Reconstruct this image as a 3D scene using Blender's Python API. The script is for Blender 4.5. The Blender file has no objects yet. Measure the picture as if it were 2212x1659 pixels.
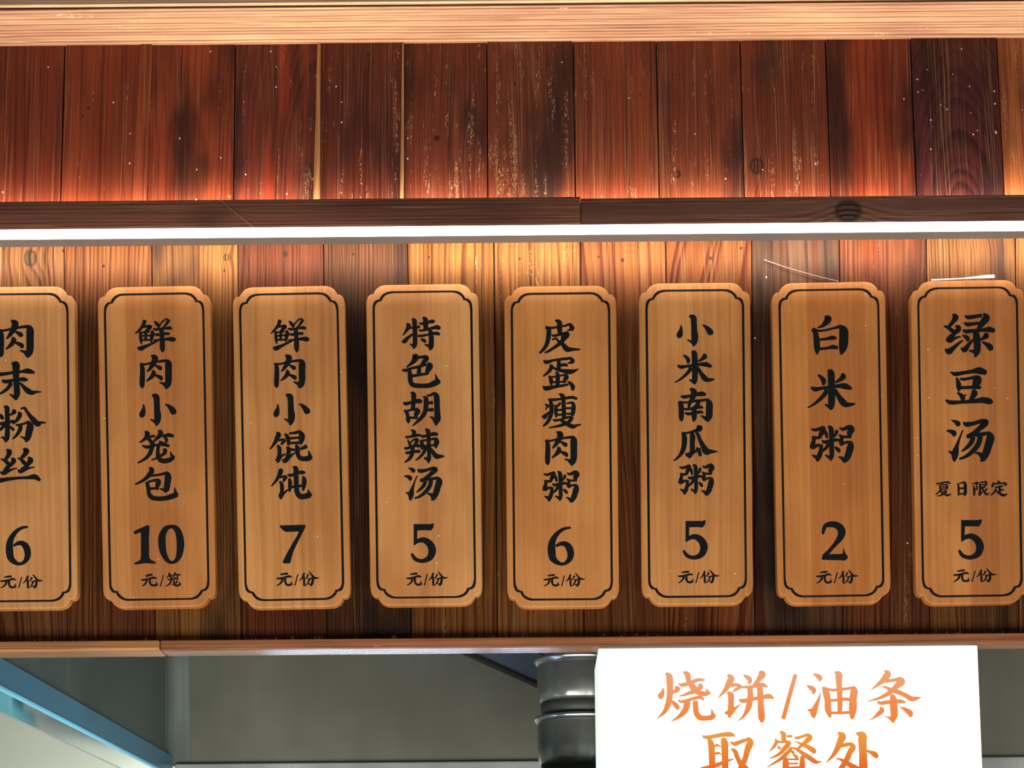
import bpy, bmesh, math, random
from mathutils import Matrix, Vector

# ---------------------------------------------------------------- camera, world, lights, exposure
S = bpy.context.scene
COL = S.collection
F = 3600.0                 # focal length in photograph pixels
U0, V0 = 1106.0, 2055.0    # principal point (the photograph looks up at the sign; verticals are straight)
ROLL = 0.0086
D, CZ = 1.87, 1.55         # camera distance from the plank wall, eye height

cam_d = bpy.data.cameras.new('camera'); cam = bpy.data.objects.new('camera', cam_d); COL.objects.link(cam)
cam.matrix_world = Matrix.Translation((0, -D, CZ)) @ Matrix.Rotation(math.pi/2, 4, 'X') @ Matrix.Rotation(-ROLL, 4, 'Z')
cam_d.sensor_width = 36.0; cam_d.lens = 36.0*F/2212.0
cam_d.shift_y = (V0-829.5)/2212.0
cam_d.clip_start = 0.02; cam_d.clip_end = 60
cam_d.dof.use_dof = True; cam_d.dof.focus_distance = D; cam_d.dof.aperture_fstop = 16.0
S.camera = cam

S.view_settings.view_transform = 'Standard'; S.view_settings.look = 'None'
S.view_settings.gamma = 1.0; S.view_settings.exposure = 0.0; S.view_settings.use_curve_mapping = False
S.cycles.use_denoising = True
S.cycles.max_bounces = 8

W = bpy.data.worlds.new('world'); S.world = W; W.use_nodes = True
W.node_tree.nodes['Background'].inputs[0].default_value = (1.0, 0.97, 0.93, 1)
W.node_tree.nodes['Background'].inputs[1].default_value = 0.20

def area(name, loc, rot, sx, sy, watts, colour, spread=180):
    l = bpy.data.lights.new(name, 'AREA'); l.shape = 'RECTANGLE'; l.size = sx; l.size_y = sy
    l.energy = watts; l.color = colour; l.spread = math.radians(spread)
    o = bpy.data.objects.new(name, l); COL.objects.link(o); o.location = loc; o.rotation_euler = rot
    return o
# unseen soft fill added low in front to brighten the boards
area('front_fill', (0.0, -1.25, 0.70), (math.radians(180-42), 0, 0), 2.8, 0.8, 58.0, (1.0, 0.95, 0.88))
# the kitchen's own lamps, below the hood
area('kitchen_lamp', (-0.78, 1.93, 1.74), (math.radians(180-78), 0, 0), 0.35, 0.12, 2.7, (0.97, 1.0, 0.90))
area('counter_lamp', (0.25, 0.45, 1.25), (math.radians(180-25), 0, 0), 0.9, 0.12, 2.2, (0.80, 0.93, 1.0))
area('kitchen_tube', (-0.14, 0.50, 1.765), (math.radians(180+50), 0, 0), 0.40, 0.03, 0.75, (0.52, 0.74, 1.0))
area('hood_lamp', (-0.25, 0.55, 1.50), (math.radians(180), math.radians(-40), 0), 0.3, 0.3, 1.8, (0.62, 0.86, 1.0))

def ray(u, v):
    a, b = (u-U0)/F, (V0-v)/F
    c, s = math.cos(ROLL), math.sin(ROLL)
    return a*c+b*s, -a*s+b*c
def P(u, v, y=0.0):
    dx, dz = ray(u, v); t = y+D
    return Vector((dx*t, y, CZ+dz*t))
def zof(v, y=0.0): return P(U0, v, y).z
def xof(u, v=950, y=0.0): return P(u, v, y).x
# ---------------------------------------------------------------- lettering
# brush strokes: "x,y,w x,y,w ..." (centre line and width); "P x,y ..." is a filled outline.
# each glyph: (origin u, origin v, scale, strokes) in photograph pixels
G = {}
def gl(name, u, v, k, s):
    G[name] = (u, v, k, [t.strip() for t in s.split(';') if t.strip()])
K1 = 100/165.9; K2 = 120/165.9; K3 = 130/165.9; K4 = 130/221.2; K5 = 80/221.2; K6 = 100/221.2; K7 = 100/103.7; K8 = 130/179.7
gl('xian', 285, 670, K1, """46,38,14 42,52,12 30,68,9 13,84,4; 42,61,7 56,58,8 66,60,13 58,69,12 47,80,9; 28,76,7 31,90,10 32,105,11 34,121,5;
30,81,6 48,80,6 62,78,7; 71,74,8 74,84,14 71,98,13 69,115,5; 50,78,9 49,106,9; 34,93,6 66,91,6; 34,108,6 68,107,6;
21,134,5 31,138,16 50,130,11 68,122,8 90,111,7; 80,40,3 88,48,11 95,57,11 97,65,4; 133,36,11 128,44,10 116,60,7 105,69,6; 99,60,4 104,48,5 118,35,5 130,33,7;
77,67,5 88,70,9 105,68,7 125,65,8 136,65,12 144,68,5; 81,87,5 92,89,9 110,86,8 128,85,9 134,86,8; 80,111,10 98,108,7 115,106,7 130,104,11 143,105,16 155,106,11;
106,68,14 107,85,15 109,110,16 109,130,18 110,142,15 110,151,5""")
gl('rou', 285, 750, K1, """30,60,6 37,72,15 38,95,17 37,120,18 37,138,16 37,147,6; 31,60,6 46,62,7 65,58,7 90,53,7 110,50,9 127,49,10;
128,47,10 131,60,23 131,90,23 131,120,23 127,137,20 122,149,6; 124,139,18 112,131,9 99,127,4; 70,30,6 82,38,21 81,50,20 74,63,17 65,77,11 55,88,5;
80,64,4 92,70,10 101,76,15 103,81,10; 74,84,6 78,93,16 73,104,14 63,114,9 53,122,5; 82,100,6 94,105,11 104,111,14 105,118,8""")
gl('xiao', 290, 832, K1, """65,36,8 78,42,21 81,60,20 82,90,21 84,110,24 83,130,20 79,146,5; 76,132,13 67,127,7 58,123,4;
34,70,4 34,85,11 31,98,19 28,107,20 26,114,12; 111,69,3 122,74,10 133,85,18 140,95,22 142,102,17""")
gl('long', 290, 913, K1, """38,33,6 47,39,17 44,52,15 33,63,9 20,71,5; 50,52,6 62,50,8 73,48,9; 50,55,10 58,66,13 68,79,14;
87,28,6 95,36,17 90,48,15 78,60,10 70,68,6; 95,48,8 112,46,9 125,45,13 141,49,9; 108,50,8 115,60,12 115,71,8;
29,83,5 45,88,11 62,85,9 82,80,8 105,79,11 125,84,9; 89,67,4 98,74,13 112,79,12; 65,80,16 62,95,14 57,110,14 45,125,11 30,136,8 13,145,5;
87,82,12 85,100,12 85,118,14 91,132,15 105,138,16 125,135,16 139,127,14; 140,127,15 133,115,8 130,104,2; 107,95,11 111,103,14 106,112,11 96,119,9 84,126,7 62,135,4""")
gl('bao', 290, 993, K1, """55,29,8 63,37,17 58,50,17 44,65,13 28,77,9 12,85,7 4,89,4; 58,58,8 85,55,8 105,51,9 114,48,12; 115,46,12 121,60,23 119,85,22 116,105,20 110,117,7;
112,109,13 100,107,7 90,103,2; 42,81,7 47,88,13 51,105,13 53,122,14 62,135,16 82,140,15 110,139,16 135,132,18 152,125,18; 150,126,18 147,115,10 145,100,2;
50,80,7 65,76,8 80,74,10; 81,71,9 87,80,18 83,95,14 82,109,6; 56,104,8 80,103,8""")
gl('hun', 582, 915, K1, """27,33,9 33,40,17 28,52,16 20,68,12 12,80,8 2,92,4; 34,61,7 45,58,8 54,60,11; 56,60,9 50,66,11 42,75,7; 30,79,8 36,90,14 36,110,13 34,125,17 30,140,7; 22,130,6 31,131,14;
32,130,12 42,118,9 57,109,5; 56,37,6 64,48,14 68,62,14 68,79,6; 71,36,6 90,34,9 106,30,11; 107,27,8 116,42,20 115,58,20 112,74,8; 70,54,8 104,51,8; 68,71,8 108,69,8;
62,85,7 69,92,14 68,108,14 64,124,14; 73,93,7 84,94,9 94,95,5; 47,131,7 56,134,16 68,124,12 82,112,7 93,104,4; 95,77,7 101,90,17 101,108,14 108,122,15 120,127,15 140,125,18 151,120,12;
147,121,13 143,108,8 141,97,2; 133,82,13 125,86,12 112,92,7""")
gl('tun', 580, 993, K1, """39,35,9 44,41,17 39,55,14 29,73,10 11,95,4; 42,63,8 55,61,8 63,61,11; 66,61,8 58,70,11 52,80,5; 41,78,6 48,92,14 48,115,13 45,130,16 44,142,6; 37,128,7 46,130,13; 45,133,12 56,120,8 70,108,5;
68,53,3 78,57,11 95,52,9 112,46,10 120,46,14 131,47,7; 73,68,6 77,78,13 77,100,13 75,115,6; 80,99,8 118,94,8; 124,60,6 128,72,15 127,92,15 124,111,6;
88,27,6 98,33,17 99,60,17 100,95,17 103,118,17 112,131,18 125,133,18 145,128,19 153,124,10; 147,127,16 144,116,8 142,108,3""")
gl('te', 858, 670, K1, """34,49,5 41,55,15 38,65,13 30,78,8 20,91,3; 45,64,7 70,62,8 80,60,10; 53,33,6 61,38,16 63,60,16 64,90,16 64,115,16 62,128,15 58,138,5; 60,130,12 47,122,5;
18,112,7 26,112,15 38,100,11 55,87,7; 78,47,3 88,49,9 105,45,8 125,41,13 133,41,9; 92,27,6 101,34,17 102,50,18 103,68,16; 78,72,5 86,74,7 105,70,9 130,64,10 143,62,15 153,66,11;
73,93,4 85,93,9 108,89,7 128,85,8 143,84,12 152,88,7; 114,68,7 119,80,14 122,100,17 122,120,18 120,134,17 116,143,6; 118,73,8 128,82,6; 117,130,14 106,126,7 98,125,3; 84,104,3 95,109,12 103,116,6""")
gl('se', 860, 750, K1, """52,30,6 63,35,22 56,50,17 45,61,10 30,72,4; 70,38,9 85,36,10 97,34,11; 96,32,8 102,40,18 93,52,14 86,60,10 82,68,10; 16,81,7 26,84,11 45,77,9 75,70,9 100,62,10; 76,68,14 74,100,14;
107,57,9 113,68,23 107,82,18 103,95,12; 50,104,10 80,99,9 108,95,8; 40,82,12 43,100,16 44,120,16 54,136,16 80,139,15 110,138,16 135,128,20 149,123,12; 141,123,16 137,110,8 133,97,2""")
gl('hu', 862, 832, K1, """16,64,7 25,67,12 45,62,10 62,58,14 74,58,16 82,59,8; 43,27,6 52,34,17 52,60,15 49,88,14; 19,91,7 27,98,12 31,110,12 33,127,14 34,136,5; 28,93,7 50,88,8 66,86,10; 68,86,10 66,95,20 60,108,13 63,119,8; 38,117,8 66,118,8;
86,42,4 96,49,16 97,70,17 95,90,16 86,110,14 70,127,11 49,146,4; 99,36,4 108,38,8 126,30,9; 126,27,6 134,40,19 136,70,19 137,100,20 138,120,22 134,134,16 132,145,5; 132,130,18 122,119,9 110,114,3; 104,65,8 120,63,12; 103,90,8 116,89,12 123,89,10""")
gl('la', 865, 913, K1, """39,27,5 48,33,14 49,45,15; 19,52,8 35,51,8 55,47,10 66,45,8 76,48,6; 26,60,3 31,72,8 35,82,9; 36,74,5 44,64,6 54,60,8 60,63,12 55,75,12 52,85,13; 14,91,6 22,93,9 40,87,9 55,82,12 69,87,7; 60,76,4 68,84,6;
18,107,6 26,109,10 45,105,9 66,103,11 70,102,8; 44,86,13 43,105,14 38,122,13 28,134,9 15,143,4; 77,49,7 82,50,10 100,46,8 120,41,13 133,43,9; 90,25,7 99,32,15 101,60,13 102,90,14 103,115,13 102,132,14 100,145,5; 101,133,13 86,127,7;
71,64,6 77,75,13 78,88,13 78,97,5; 72,66,6 95,63,7 125,58,9; 127,55,7 130,68,18 127,82,14 127,92,5; 82,85,7 122,81,7; 92,88,12 85,105,11 72,122,8 55,136,4; 105,90,8 115,104,12 127,120,17 138,122,14 156,121,5""")
gl('tang', 866, 995, K1, """26,26,2 38,31,10 44,36,15 45,42,9; 12,56,3 25,58,10 33,63,15 33,71,7; 58,55,4 50,75,5 42,98,10 37,118,19 35,132,15 34,143,5; 17,114,2 26,118,8 34,124,10;
60,33,5 70,38,13 90,35,10 110,29,11 120,28,11; 120,25,8 123,33,18 108,48,14 92,62,13 78,70,12 71,73,11; 92,68,10 112,66,10 128,63,9; 129,60,8 137,74,22 132,95,21 125,118,20 116,135,16 110,142,5; 114,128,15 103,120,8 94,119,4;
88,75,13 82,90,12 70,103,9 56,114,4; 108,72,14 104,90,14 95,105,14 80,120,11 65,130,8 49,136,5""")
gl('pi', 1160, 675, K1, """31,53,7 42,62,15 42,80,16 39,100,15 32,120,13 20,136,10 9,146,6; 33,53,8 50,56,8 70,53,7 100,48,7 115,43,9; 117,39,5 122,48,13 126,58,17 128,62,8; 130,61,9 120,62,8 109,65,4; 66,29,6 80,36,17 81,60,17 83,80,14;
52,81,3 62,84,9 80,80,8 98,76,10 108,73,10; 104,71,10 107,80,20 96,95,15 84,110,13 62,126,10 40,140,8 27,144,4; 54,97,5 60,96,6 70,94,6 75,102,8 85,114,11; 85,105,10 95,118,15 108,132,19 125,133,11 154,133,5; 91,78,9 90,100,9 90,115,12""")
gl('dan', 1160, 755, K1, """24,40,5 34,46,13 60,39,8 90,35,9 118,32,10; 119,29,6 127,40,15 125,47,10 110,48,4; 78,40,13 78,70,14; 84,57,9 98,55,11 110,58,7; 47,56,7 52,62,14 47,74,12 38,84,9 23,96,5; 54,62,6 70,72,9 92,77,12 115,80,17 128,79,13 148,71,3;
42,95,5 49,105,13 51,120,12 51,128,5; 52,99,6 70,97,6 95,92,6 105,90,8; 101,88,8 105,99,17 99,112,11 100,121,5; 56,118,6 98,116,6; 67,82,6 74,90,13 74,115,14 73,130,13; 21,133,5 33,140,16 60,135,11 85,131,9 112,126,7; 109,115,4 120,122,11 128,134,15 129,146,9""")
gl('shou', 1161, 840, K1, """78,19,6 89,25,15 92,35,16; 38,38,5 48,40,10 75,38,8 100,34,9 125,31,10 141,36,9; 46,42,10 50,60,14 50,85,14 44,105,13 34,122,11 21,134,5; 27,56,4 36,60,8 42,64,5; 38,60,10 29,76,3; 17,100,7 26,100,16 36,90,9 45,82,6;
59,58,3 66,66,11 66,85,12 67,98,7 68,104,3; 72,62,8 80,54,9 79,50,6; 72,77,7 88,75,7; 72,94,7 88,93,7; 93,35,14 94,70,14 95,105,14; 105,53,5 122,50,8 129,57,13 129,75,15 125,95,13; 102,70,6 122,70,7; 102,90,6 122,90,7;
56,111,5 65,114,8 85,110,7 108,103,8 122,102,9; 125,102,10 119,112,12 105,124,11 85,131,10 60,137,6 42,140,4; 80,112,6 95,120,12 112,130,14 128,136,14 140,132,8 155,129,4""")
gl('zhou', 1161, 1000, K1, """23,40,5 35,43,9 52,37,9 58,35,9; 59,32,7 57,44,17 50,58,12 46,66,9 28,66,8; 27,62,6 30,75,11 26,88,13 24,98,12; 26,96,13 40,90,9 50,90,9; 52,88,9 51,105,12 46,122,14 40,137,8; 42,128,12 34,124,9 25,119,3; 61,40,5 66,52,9 68,63,8 69,69,3;
73,32,7 81,40,14 82,65,13 83,95,13 83,120,13 80,135,6; 81,129,11 64,119,4; 99,45,10 95,55,9 88,65,6; 54,75,4 62,80,10 80,76,9 98,73,9 106,76,5; 74,86,10 66,98,9 52,110,5; 92,95,4 101,102,11 106,110,7;
106,37,4 117,41,9 130,35,11 137,31,7; 138,29,6 142,41,17 136,52,16 138,62,9; 140,64,7 122,64,7 110,63,8; 105,58,5 112,65,9 111,80,13 113,90,7; 112,86,9 125,81,7 138,80,8; 140,79,8 139,92,19 134,112,19 128,128,17 120,142,6; 120,135,13 112,128,8 103,125,3""")
gl('mi', 1450, 745, K1, """74,24,8 82,30,19 84,50,20 84,75,20 85,105,20 84,128,18 82,140,9; 80,132,13 65,126,4; 44,37,5 53,44,10 61,55,14 60,67,7; 116,34,8 120,42,16 112,50,12 96,60,5;
23,74,5 35,80,13 55,77,9 80,74,10 105,70,11 125,71,17 144,78,8; 70,84,14 62,97,12 45,114,9 28,127,6 13,135,3; 95,82,10 105,100,13 118,118,19 130,126,15 154,124,5""")
gl('nan', 1450, 827, K1, """35,48,6 46,51,12 65,48,10 90,42,12 110,40,16 123,43,9; 68,22,8 80,31,21 79,50,17 70,66,14 64,82,10 63,92,8; 27,68,8 34,78,17 36,100,18 36,125,17 37,137,7; 30,69,7 55,71,7 80,66,9 105,64,9 125,61,9;
127,59,8 136,74,22 136,100,23 135,122,22 128,139,7; 126,130,15 114,122,8 105,119,3; 98,62,10 96,74,14 86,86,11 74,93,8; 46,94,7 60,95,8 80,92,9 100,87,12 114,90,5; 50,108,7 62,112,11 85,108,9 103,105,11 114,108,6; 82,88,16 82,105,18 82,125,17 80,139,6""")
gl('gua', 1452, 910, K1, """91,17,8 99,25,21 88,33,13 70,38,8 50,43,7 37,42,8; 35,44,7 43,52,16 44,65,18 43,85,17 38,105,16 28,122,11 15,135,7 5,142,3; 70,44,13 73,55,19 72,80,17 72,105,17 66,122,13 60,132,6; 48,117,6 58,121,17 72,115,12 88,105,8 100,98,8;
86,95,4 95,105,12 100,120,12 100,126,5; 85,38,8 92,48,11 100,68,13 110,88,17 122,108,24 138,109,14 162,109,3""")
gl('bai', 1745, 680, K1, """61,6,6 73,14,24 65,28,20 52,40,11 35,47,4; 15,54,9 26,62,17 31,90,20 33,120,20 33,141,7; 20,50,8 40,58,7 65,55,7 95,48,8 116,42,12; 113,39,8 127,56,30 129,80,31 127,110,31 122,132,18 119,143,5; 40,90,8 65,87,9 88,83,14 101,84,9; 42,123,9 70,120,9 90,116,14 106,119,11""")
gl('lv', 2035, 665, K2, """32,19,5 40,28,18 34,40,13 24,52,10 18,56,8; 5,54,3 18,60,9 32,70,12 38,74,10; 39,55,4 48,58,13 48,66,15 36,77,12 26,87,13 16,94,10; 14,93,10 23,98,14 38,91,8 55,86,4; 10,124,6 20,131,17 34,120,12 50,106,7 62,98,4;
69,24,5 78,29,11 100,26,10 118,23,10; 124,17,5 132,30,21 122,44,18 112,58,13 108,70,12; 66,45,5 76,50,11 95,48,9 110,46,9; 62,67,5 72,71,11 95,69,10 120,67,9 140,65,16 156,69,11; 100,70,16 103,90,20 105,115,20 104,132,17 98,147,5; 98,132,12 81,128,4;
61,82,3 70,87,11 77,94,12 75,101,4; 57,121,5 67,126,15 78,112,11 92,96,6; 127,78,8 132,84,16 122,92,9 114,96,6; 120,103,4 132,109,11 143,118,18 146,126,12""")
gl('dou', 2033, 780, K2, """28,33,3 42,39,12 70,35,10 95,31,12 114,29,20 134,35,13; 46,50,5 51,65,13 53,80,14 53,91,4; 56,52,5 65,55,8 85,52,8 100,49,10; 102,45,8 109,55,23 104,70,22 106,80,12; 58,80,9 85,79,9 105,79,10 118,79,8; 49,95,5 60,103,12 66,115,14; 74,100,3 68,106,6; 96,88,12 99,97,19 94,107,14 88,118,11;
14,117,5 28,124,12 60,123,9 100,120,12 125,117,17 145,121,17 153,123,7""")
gl('xia', 2015, 1030, K5, """19,37,5 28,42,9 50,37,7 75,33,8 90,34,13 105,41,6; 58,40,8 58,48,8; 39,50,6 44,65,11 46,85,11; 80,46,7 86,58,13 82,75,10; 45,49,6 85,47,6; 50,60,4 78,58,4; 50,69,4 78,66,4; 50,77,4 78,75,4; 42,86,9 30,97,7 16,106,4; 48,88,8 56,98,9 70,104,9 84,112,12 95,109,9 110,106,5;
84,86,8 72,99,12 55,108,8 38,114,6 22,115,2; 55,90,5 78,83,6""")
gl('ri', 2015, 1030, K5, """146,42,6 153,55,11 154,85,12 153,113,7; 154,41,6 175,36,8 186,32,9; 187,30,9 193,45,18 194,80,18 193,100,18 189,115,6; 158,70,8 184,69,9; 156,104,8 186,102,9""")
gl('xianding', 2095, 1030, K5, """14,40,4 28,40,7 40,33,8 48,37,8; 46,38,8 38,47,8 40,58,8 45,67,9 40,77,7 33,72,5; 20,54,5 25,68,11 26,95,13 25,114,7; 60,36,7 85,32,9 96,31,9; 97,28,7 99,40,13 92,50,10 88,60,10 78,68,6; 66,49,5 85,47,6; 64,63,6 84,62,7; 54,38,6 60,55,12 61,80,12 57,105,12 56,114,6; 62,108,8 72,93,6 78,84,4; 103,72,8 94,80,8 88,84,6; 70,66,7 82,84,10 95,102,13 102,106,9 118,98,4;
166,26,7 174,34,14 177,41,9; 142,36,8 138,45,11 134,58,11 133,64,5; 143,43,8 175,41,8 205,38,9; 207,35,7 214,45,15 215,53,6; 216,52,6 202,52,3; 149,61,5 160,63,8 180,58,9 197,57,8; 178,60,13 177,80,14 178,95,12; 180,81,8 201,79,9; 153,70,6 154,80,12 145,92,10 135,104,8 125,111,5; 152,86,6 168,95,9 185,106,14 202,112,14 215,107,8 223,103,4""")
gl('yuanlong', 295, 1230, K6, """42,31,5 52,31,9 65,26,9 76,27,7; 22,49,5 32,51,8 55,46,7 80,40,9 96,43,6; 48,50,10 47,60,9 40,71,7 28,80,4; 64,50,10 64,62,9 68,72,9 80,77,9 95,75,10 100,70,7; 96,72,7 94,58,2; 128,28,4 122,52,4 114,81,5""")
gl('yuanfen', 590, 1115, K7, """16.5,131,2.5 25,129.5,4 32.5,129,4.2; 7.5,139.5,2.2 14,140,4 25,137.5,3.5 36,135,4.5 41.5,137,2.5; 21,140,5 20,146,4.5 15,152,3 8,156,1.5; 27,139,5 27,147,4.5 30,153,4.5 36,154.5,4.5 42.5,152,4; 41,153,4 40.5,146,1.2; 55.5,130.5,2.2 52.5,142,2.2 49,155.5,2.4;
69.5,128,4 67,135,4 63,141,2.5 58.5,145,1.2; 69,136,4 69.5,148,4.5 69.5,156,3.5; 78.5,131,4 76.5,136,3 73.5,140.5,2; 81,125,2 85,130,3 91,137.5,4.5 96,139,3.5 103,138.5,1.2; 78,141.5,2.5 84,140.5,3 88,139,3.2; 88.5,139,3.5 89,145,5 87,152,5 84.5,157,2; 84.5,154,4 79.5,151.5,1.2; 81.5,141,3.5 79,148,3 75,154,2 71.5,156.5,1""")
gl('seven', 590, 1115, K7, "P 14,21 71,19.5 73,22 71,28 56,57 45,80 41,95 39,104 37,106 23,106 21.5,102 30,85 44,60 53,45 57.5,36 56,34.5 29,35.5 22,32 16,25")
gl('five', 870, 1115, K7, "P 24.5,18 63,18 67,16.3 70,17.5 68.5,26 63,32.5 52,31.5 24.5,32.5; P 24.5,18 33,18 32.3,52 33,54 28,65 24.5,65.5; 26,62,5 36,55,9 48,54,12 60,62,15 66,76,16.5 62,91,14 52,98.5,10 40,100.5,8 28,96,8 22,88,6 20.5,84,4")
gl('six', 0, 1120, K7, "62,19,4 50,21,6 38,28,8 28,40,11 22,55,14 21.5,72,16 24,88,14.5 33,98,10 44,102,6.5 54,98,8 61,88,12 62,75,14 58,63,14 50,56,11 40,56,8 31,61,5")
gl('two', 1755, 1115, K7, "23.5,40,5 24.5,33,7 29,22,9 40,18.5,12 53,20,14 63,28,16 65.5,38,16.5 61,50,13 50,64,8.5 38,78,8 26,91,10; 22,95,6 30,93,10 42,92,12.5 60,92,13 72,92,14 77.5,91,7; 71,87,9 70,79,3.5 69.8,73,1.5")
gl('one', 280, 1115, K8, "P 12,50 13.5,45 54,26.5 57.5,28 59.5,33 58,70 58.5,118 60,127 66,132 77,136.5 79,139 76,142.5 60,141.5 48,140.5 30,143 20,144.5 14,142.5 15,139 26,135 32,130 34,120 34,80 34,50 32,48.5 20,53 15,54.5")
gl('zero', 280, 1115, K8, "125,31.5,10 108,38,15 98,58,20 97,85,21.5 102,112,18 114,133,12 127,138.5,8 140,132,12 149,113,18 152,85,21.5 149,58,20 140,38,16 125,31.5,10")
gl('mo', 0, 780, K1, """42,9,6 56,13,26 58,30,24 58,60,21 60,90,21 61,118,21 56,139,9; 56,133,12 48,127,10 34,119,3; -22,45,6 -10,48,14 20,46,11 50,41,10 80,38,10 100,36,18 123,42,8; 7,69,5 18,74,13 45,70,10 70,66,11 85,66,15 99,68,7; 40,80,15 28,98,12 10,112,9 -5,120,5 -14,124,3; 72,78,7 85,93,12 100,107,19 115,114,15 130,111,8 148,111,3""")
gl('fen', 0, 865, K1, """16,22,8 25,28,17 26,50,16 27,80,17 27,110,17 25,135,17 19,149,7; 18,138,12 10,133,7 3,134,3; -12,44,5 0,53,11 8,62,13 8,68,9; 46,35,8 52,41,15 44,48,9 36,53,6; -18,86,6 0,84,10 18,82,12 35,77,10 48,75,9 53,78,6; 16,88,14 5,102,10 -12,115,4; 36,95,7 44,101,9 49,107,9;
65,44,6 72,50,15 66,64,14 56,76,10 44,85,4; 75,30,5 88,28,9 95,38,10 107,55,13 120,70,18 135,85,19 148,80,9 165,81,3; 56,87,4 65,89,8 85,84,7 100,79,9; 100,75,8 108,92,24 104,115,23 100,135,19 93,149,6; 92,138,12 82,133,6 72,130,2; 74,90,14 72,105,14 62,122,11 52,133,7 44,139,3""")
gl('si', 0, 955, K1, """24,28,7 34,35,18 30,48,15 22,60,12; 3,62,4 14,64,9 26,74,14 32,80,10; 42,58,6 50,66,16 42,78,14 28,90,14 16,105,12; 2,108,6 13,112,13 30,104,11 45,98,6 61,94,3; 84,25,7 95,32,20 88,46,15 78,55,12; 64,57,4 76,63,10 86,74,14 92,80,10; 101,55,7 110,65,19 102,78,15 90,92,13 78,100,14; 65,100,6 74,106,13 92,98,10 108,93,6 124,90,3;
-25,136,8 0,138,15 30,133,12 70,129,9 100,128,11 125,125,18 143,137,10""")
gl('shao', 1410, 1440, K3, """28,60,3 27,72,11 22,82,17 22,90,8; 36,20,8 45,29,18 47,55,17 46,85,17 40,110,15 30,128,10 12,144,2; 62,56,6 68,63,15 60,70,10 52,74,6; 50,95,6 60,104,12 67,113,14 67,119,7; 84,17,6 95,23,16 98,38,14 106,52,16 118,66,18 132,75,14 148,76,12 157,72,7; 150,74,12 148,61,2; 71,49,5 84,52,11 105,45,10 125,38,10 142,38,6;
128,50,8 132,57,13 118,68,14 100,74,10 85,80,6 71,83,2; 70,95,5 80,98,8 100,93,9 125,86,9 136,89,8 141,93,4; 94,98,18 92,115,17 82,130,14 68,142,8 51,152,2; 117,97,14 118,115,15 120,130,15 130,142,15 145,143.5,13 162,141,14 171,134,8; 165,137,12 163,125,6 161,119,2""")
gl('bing', 1545, 1440, K3, """34,24,7 43,33,18 37,48,17 27,66,12 8,87,2; 44,54,10 55,51,9 66,54,9 73,58,6; 70,58,8 58,63,9 47,72,2; 33,72,6 42,80,17 43,100,15 42,120,17 38,141,7; 26,129,6 36,128,14; 42,130,13 55,116,8 69,105,2; 77,24,3 88,31,12 95,39,13 92,49,6; 120,16,6 129,22,20 122,33,15 113,45,11 105,53,8;
72,58,5 85,58,8 105,56,9 128,52,13 144,57,4; 65,92,4 75,96,11 100,91,10 130,86,10 147,83,14 161,89,4; 95,60,15 96,85,16 92,110,16 84,128,11 74,142,6 62,151,2; 122,58,16 124,85,17 125,110,17 127,140,18 128,154,9""")
gl('xie', 1680, 1450, 1.0, "37.5,9,9 24,57,9 11.5,103,9")
gl('you', 1730, 1440, K3, """33,21,3 45,27,12 52,33,13 50,41,6; 15,53,3 27,60,13 35,66,13 33,76,7; 54,73,2 48,92,8 40,112,14 34,128,19 35,142,7; 18,121,4 30,122,12; 59,58,5 68,72,18 73,95,17 74,120,17 80,140,8; 62,60,8 85,66,8 120,63,8 140,60,9; 144,56,8 146,68,20 143,90,20 142,120,21 140,145,9; 93,17,6 103,24,20 104,45,16 106,75,15 107,105,14 106,130,12;
75,95,8 105,93,8 125,91,10 138,94,6; 78,129,8 135,128,8""")
gl('tiao', 1865, 1440, K3, """58,12,5 65,21,20 58,34,17 45,46,12 21,65,2; 60,42,10 80,39,9 97,36,12; 96,31,6 104,42,21 92,54,16 78,68,14 60,80,11 38,90,7 10,97,2; 50,56,3 62,59,7 76,66,12 90,70,13 110,78,12 132,90,14 145,89,10 159,86,2; 38,98,5 48,102,10 75,98,11 100,97,11 114,100,6; 78,80,12 81,90,18 82,105,20 84,130,20 82,144,15 79,156,5; 76,146,12 68,141,5 58,139,2;
45,113,5 50,122,14 40,132,11 28,142,5 17,147,2; 101,113,3 115,120,11 128,130,16 128,140,7""")
gl('qu', 1505, 1570, K4, """20,34,5 32,40,12 65,36,14 100,30,16 125,30,17 139,35,5; 45,46,14 52,65,22 55,100,23 56,150,22 57,185,20; 95,45,16 101,60,26 103,100,24 104,150,23 105,220,22; 65,72,9 76,69,9 88,75,3; 66,101,9 80,98,9 90,103,3; 14,153,5 35,151,12 70,143,16 100,132,12 120,124,8 134,121,4;
123,58,5 140,64,15 165,55,14 186,48,12; 187,41,8 196,58,25 186,85,22 178,115,20 165,145,20 145,175,14 120,200,5; 125,83,5 140,92,16 150,118,16 165,142,20 185,160,20 212,190,14""")
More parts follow.
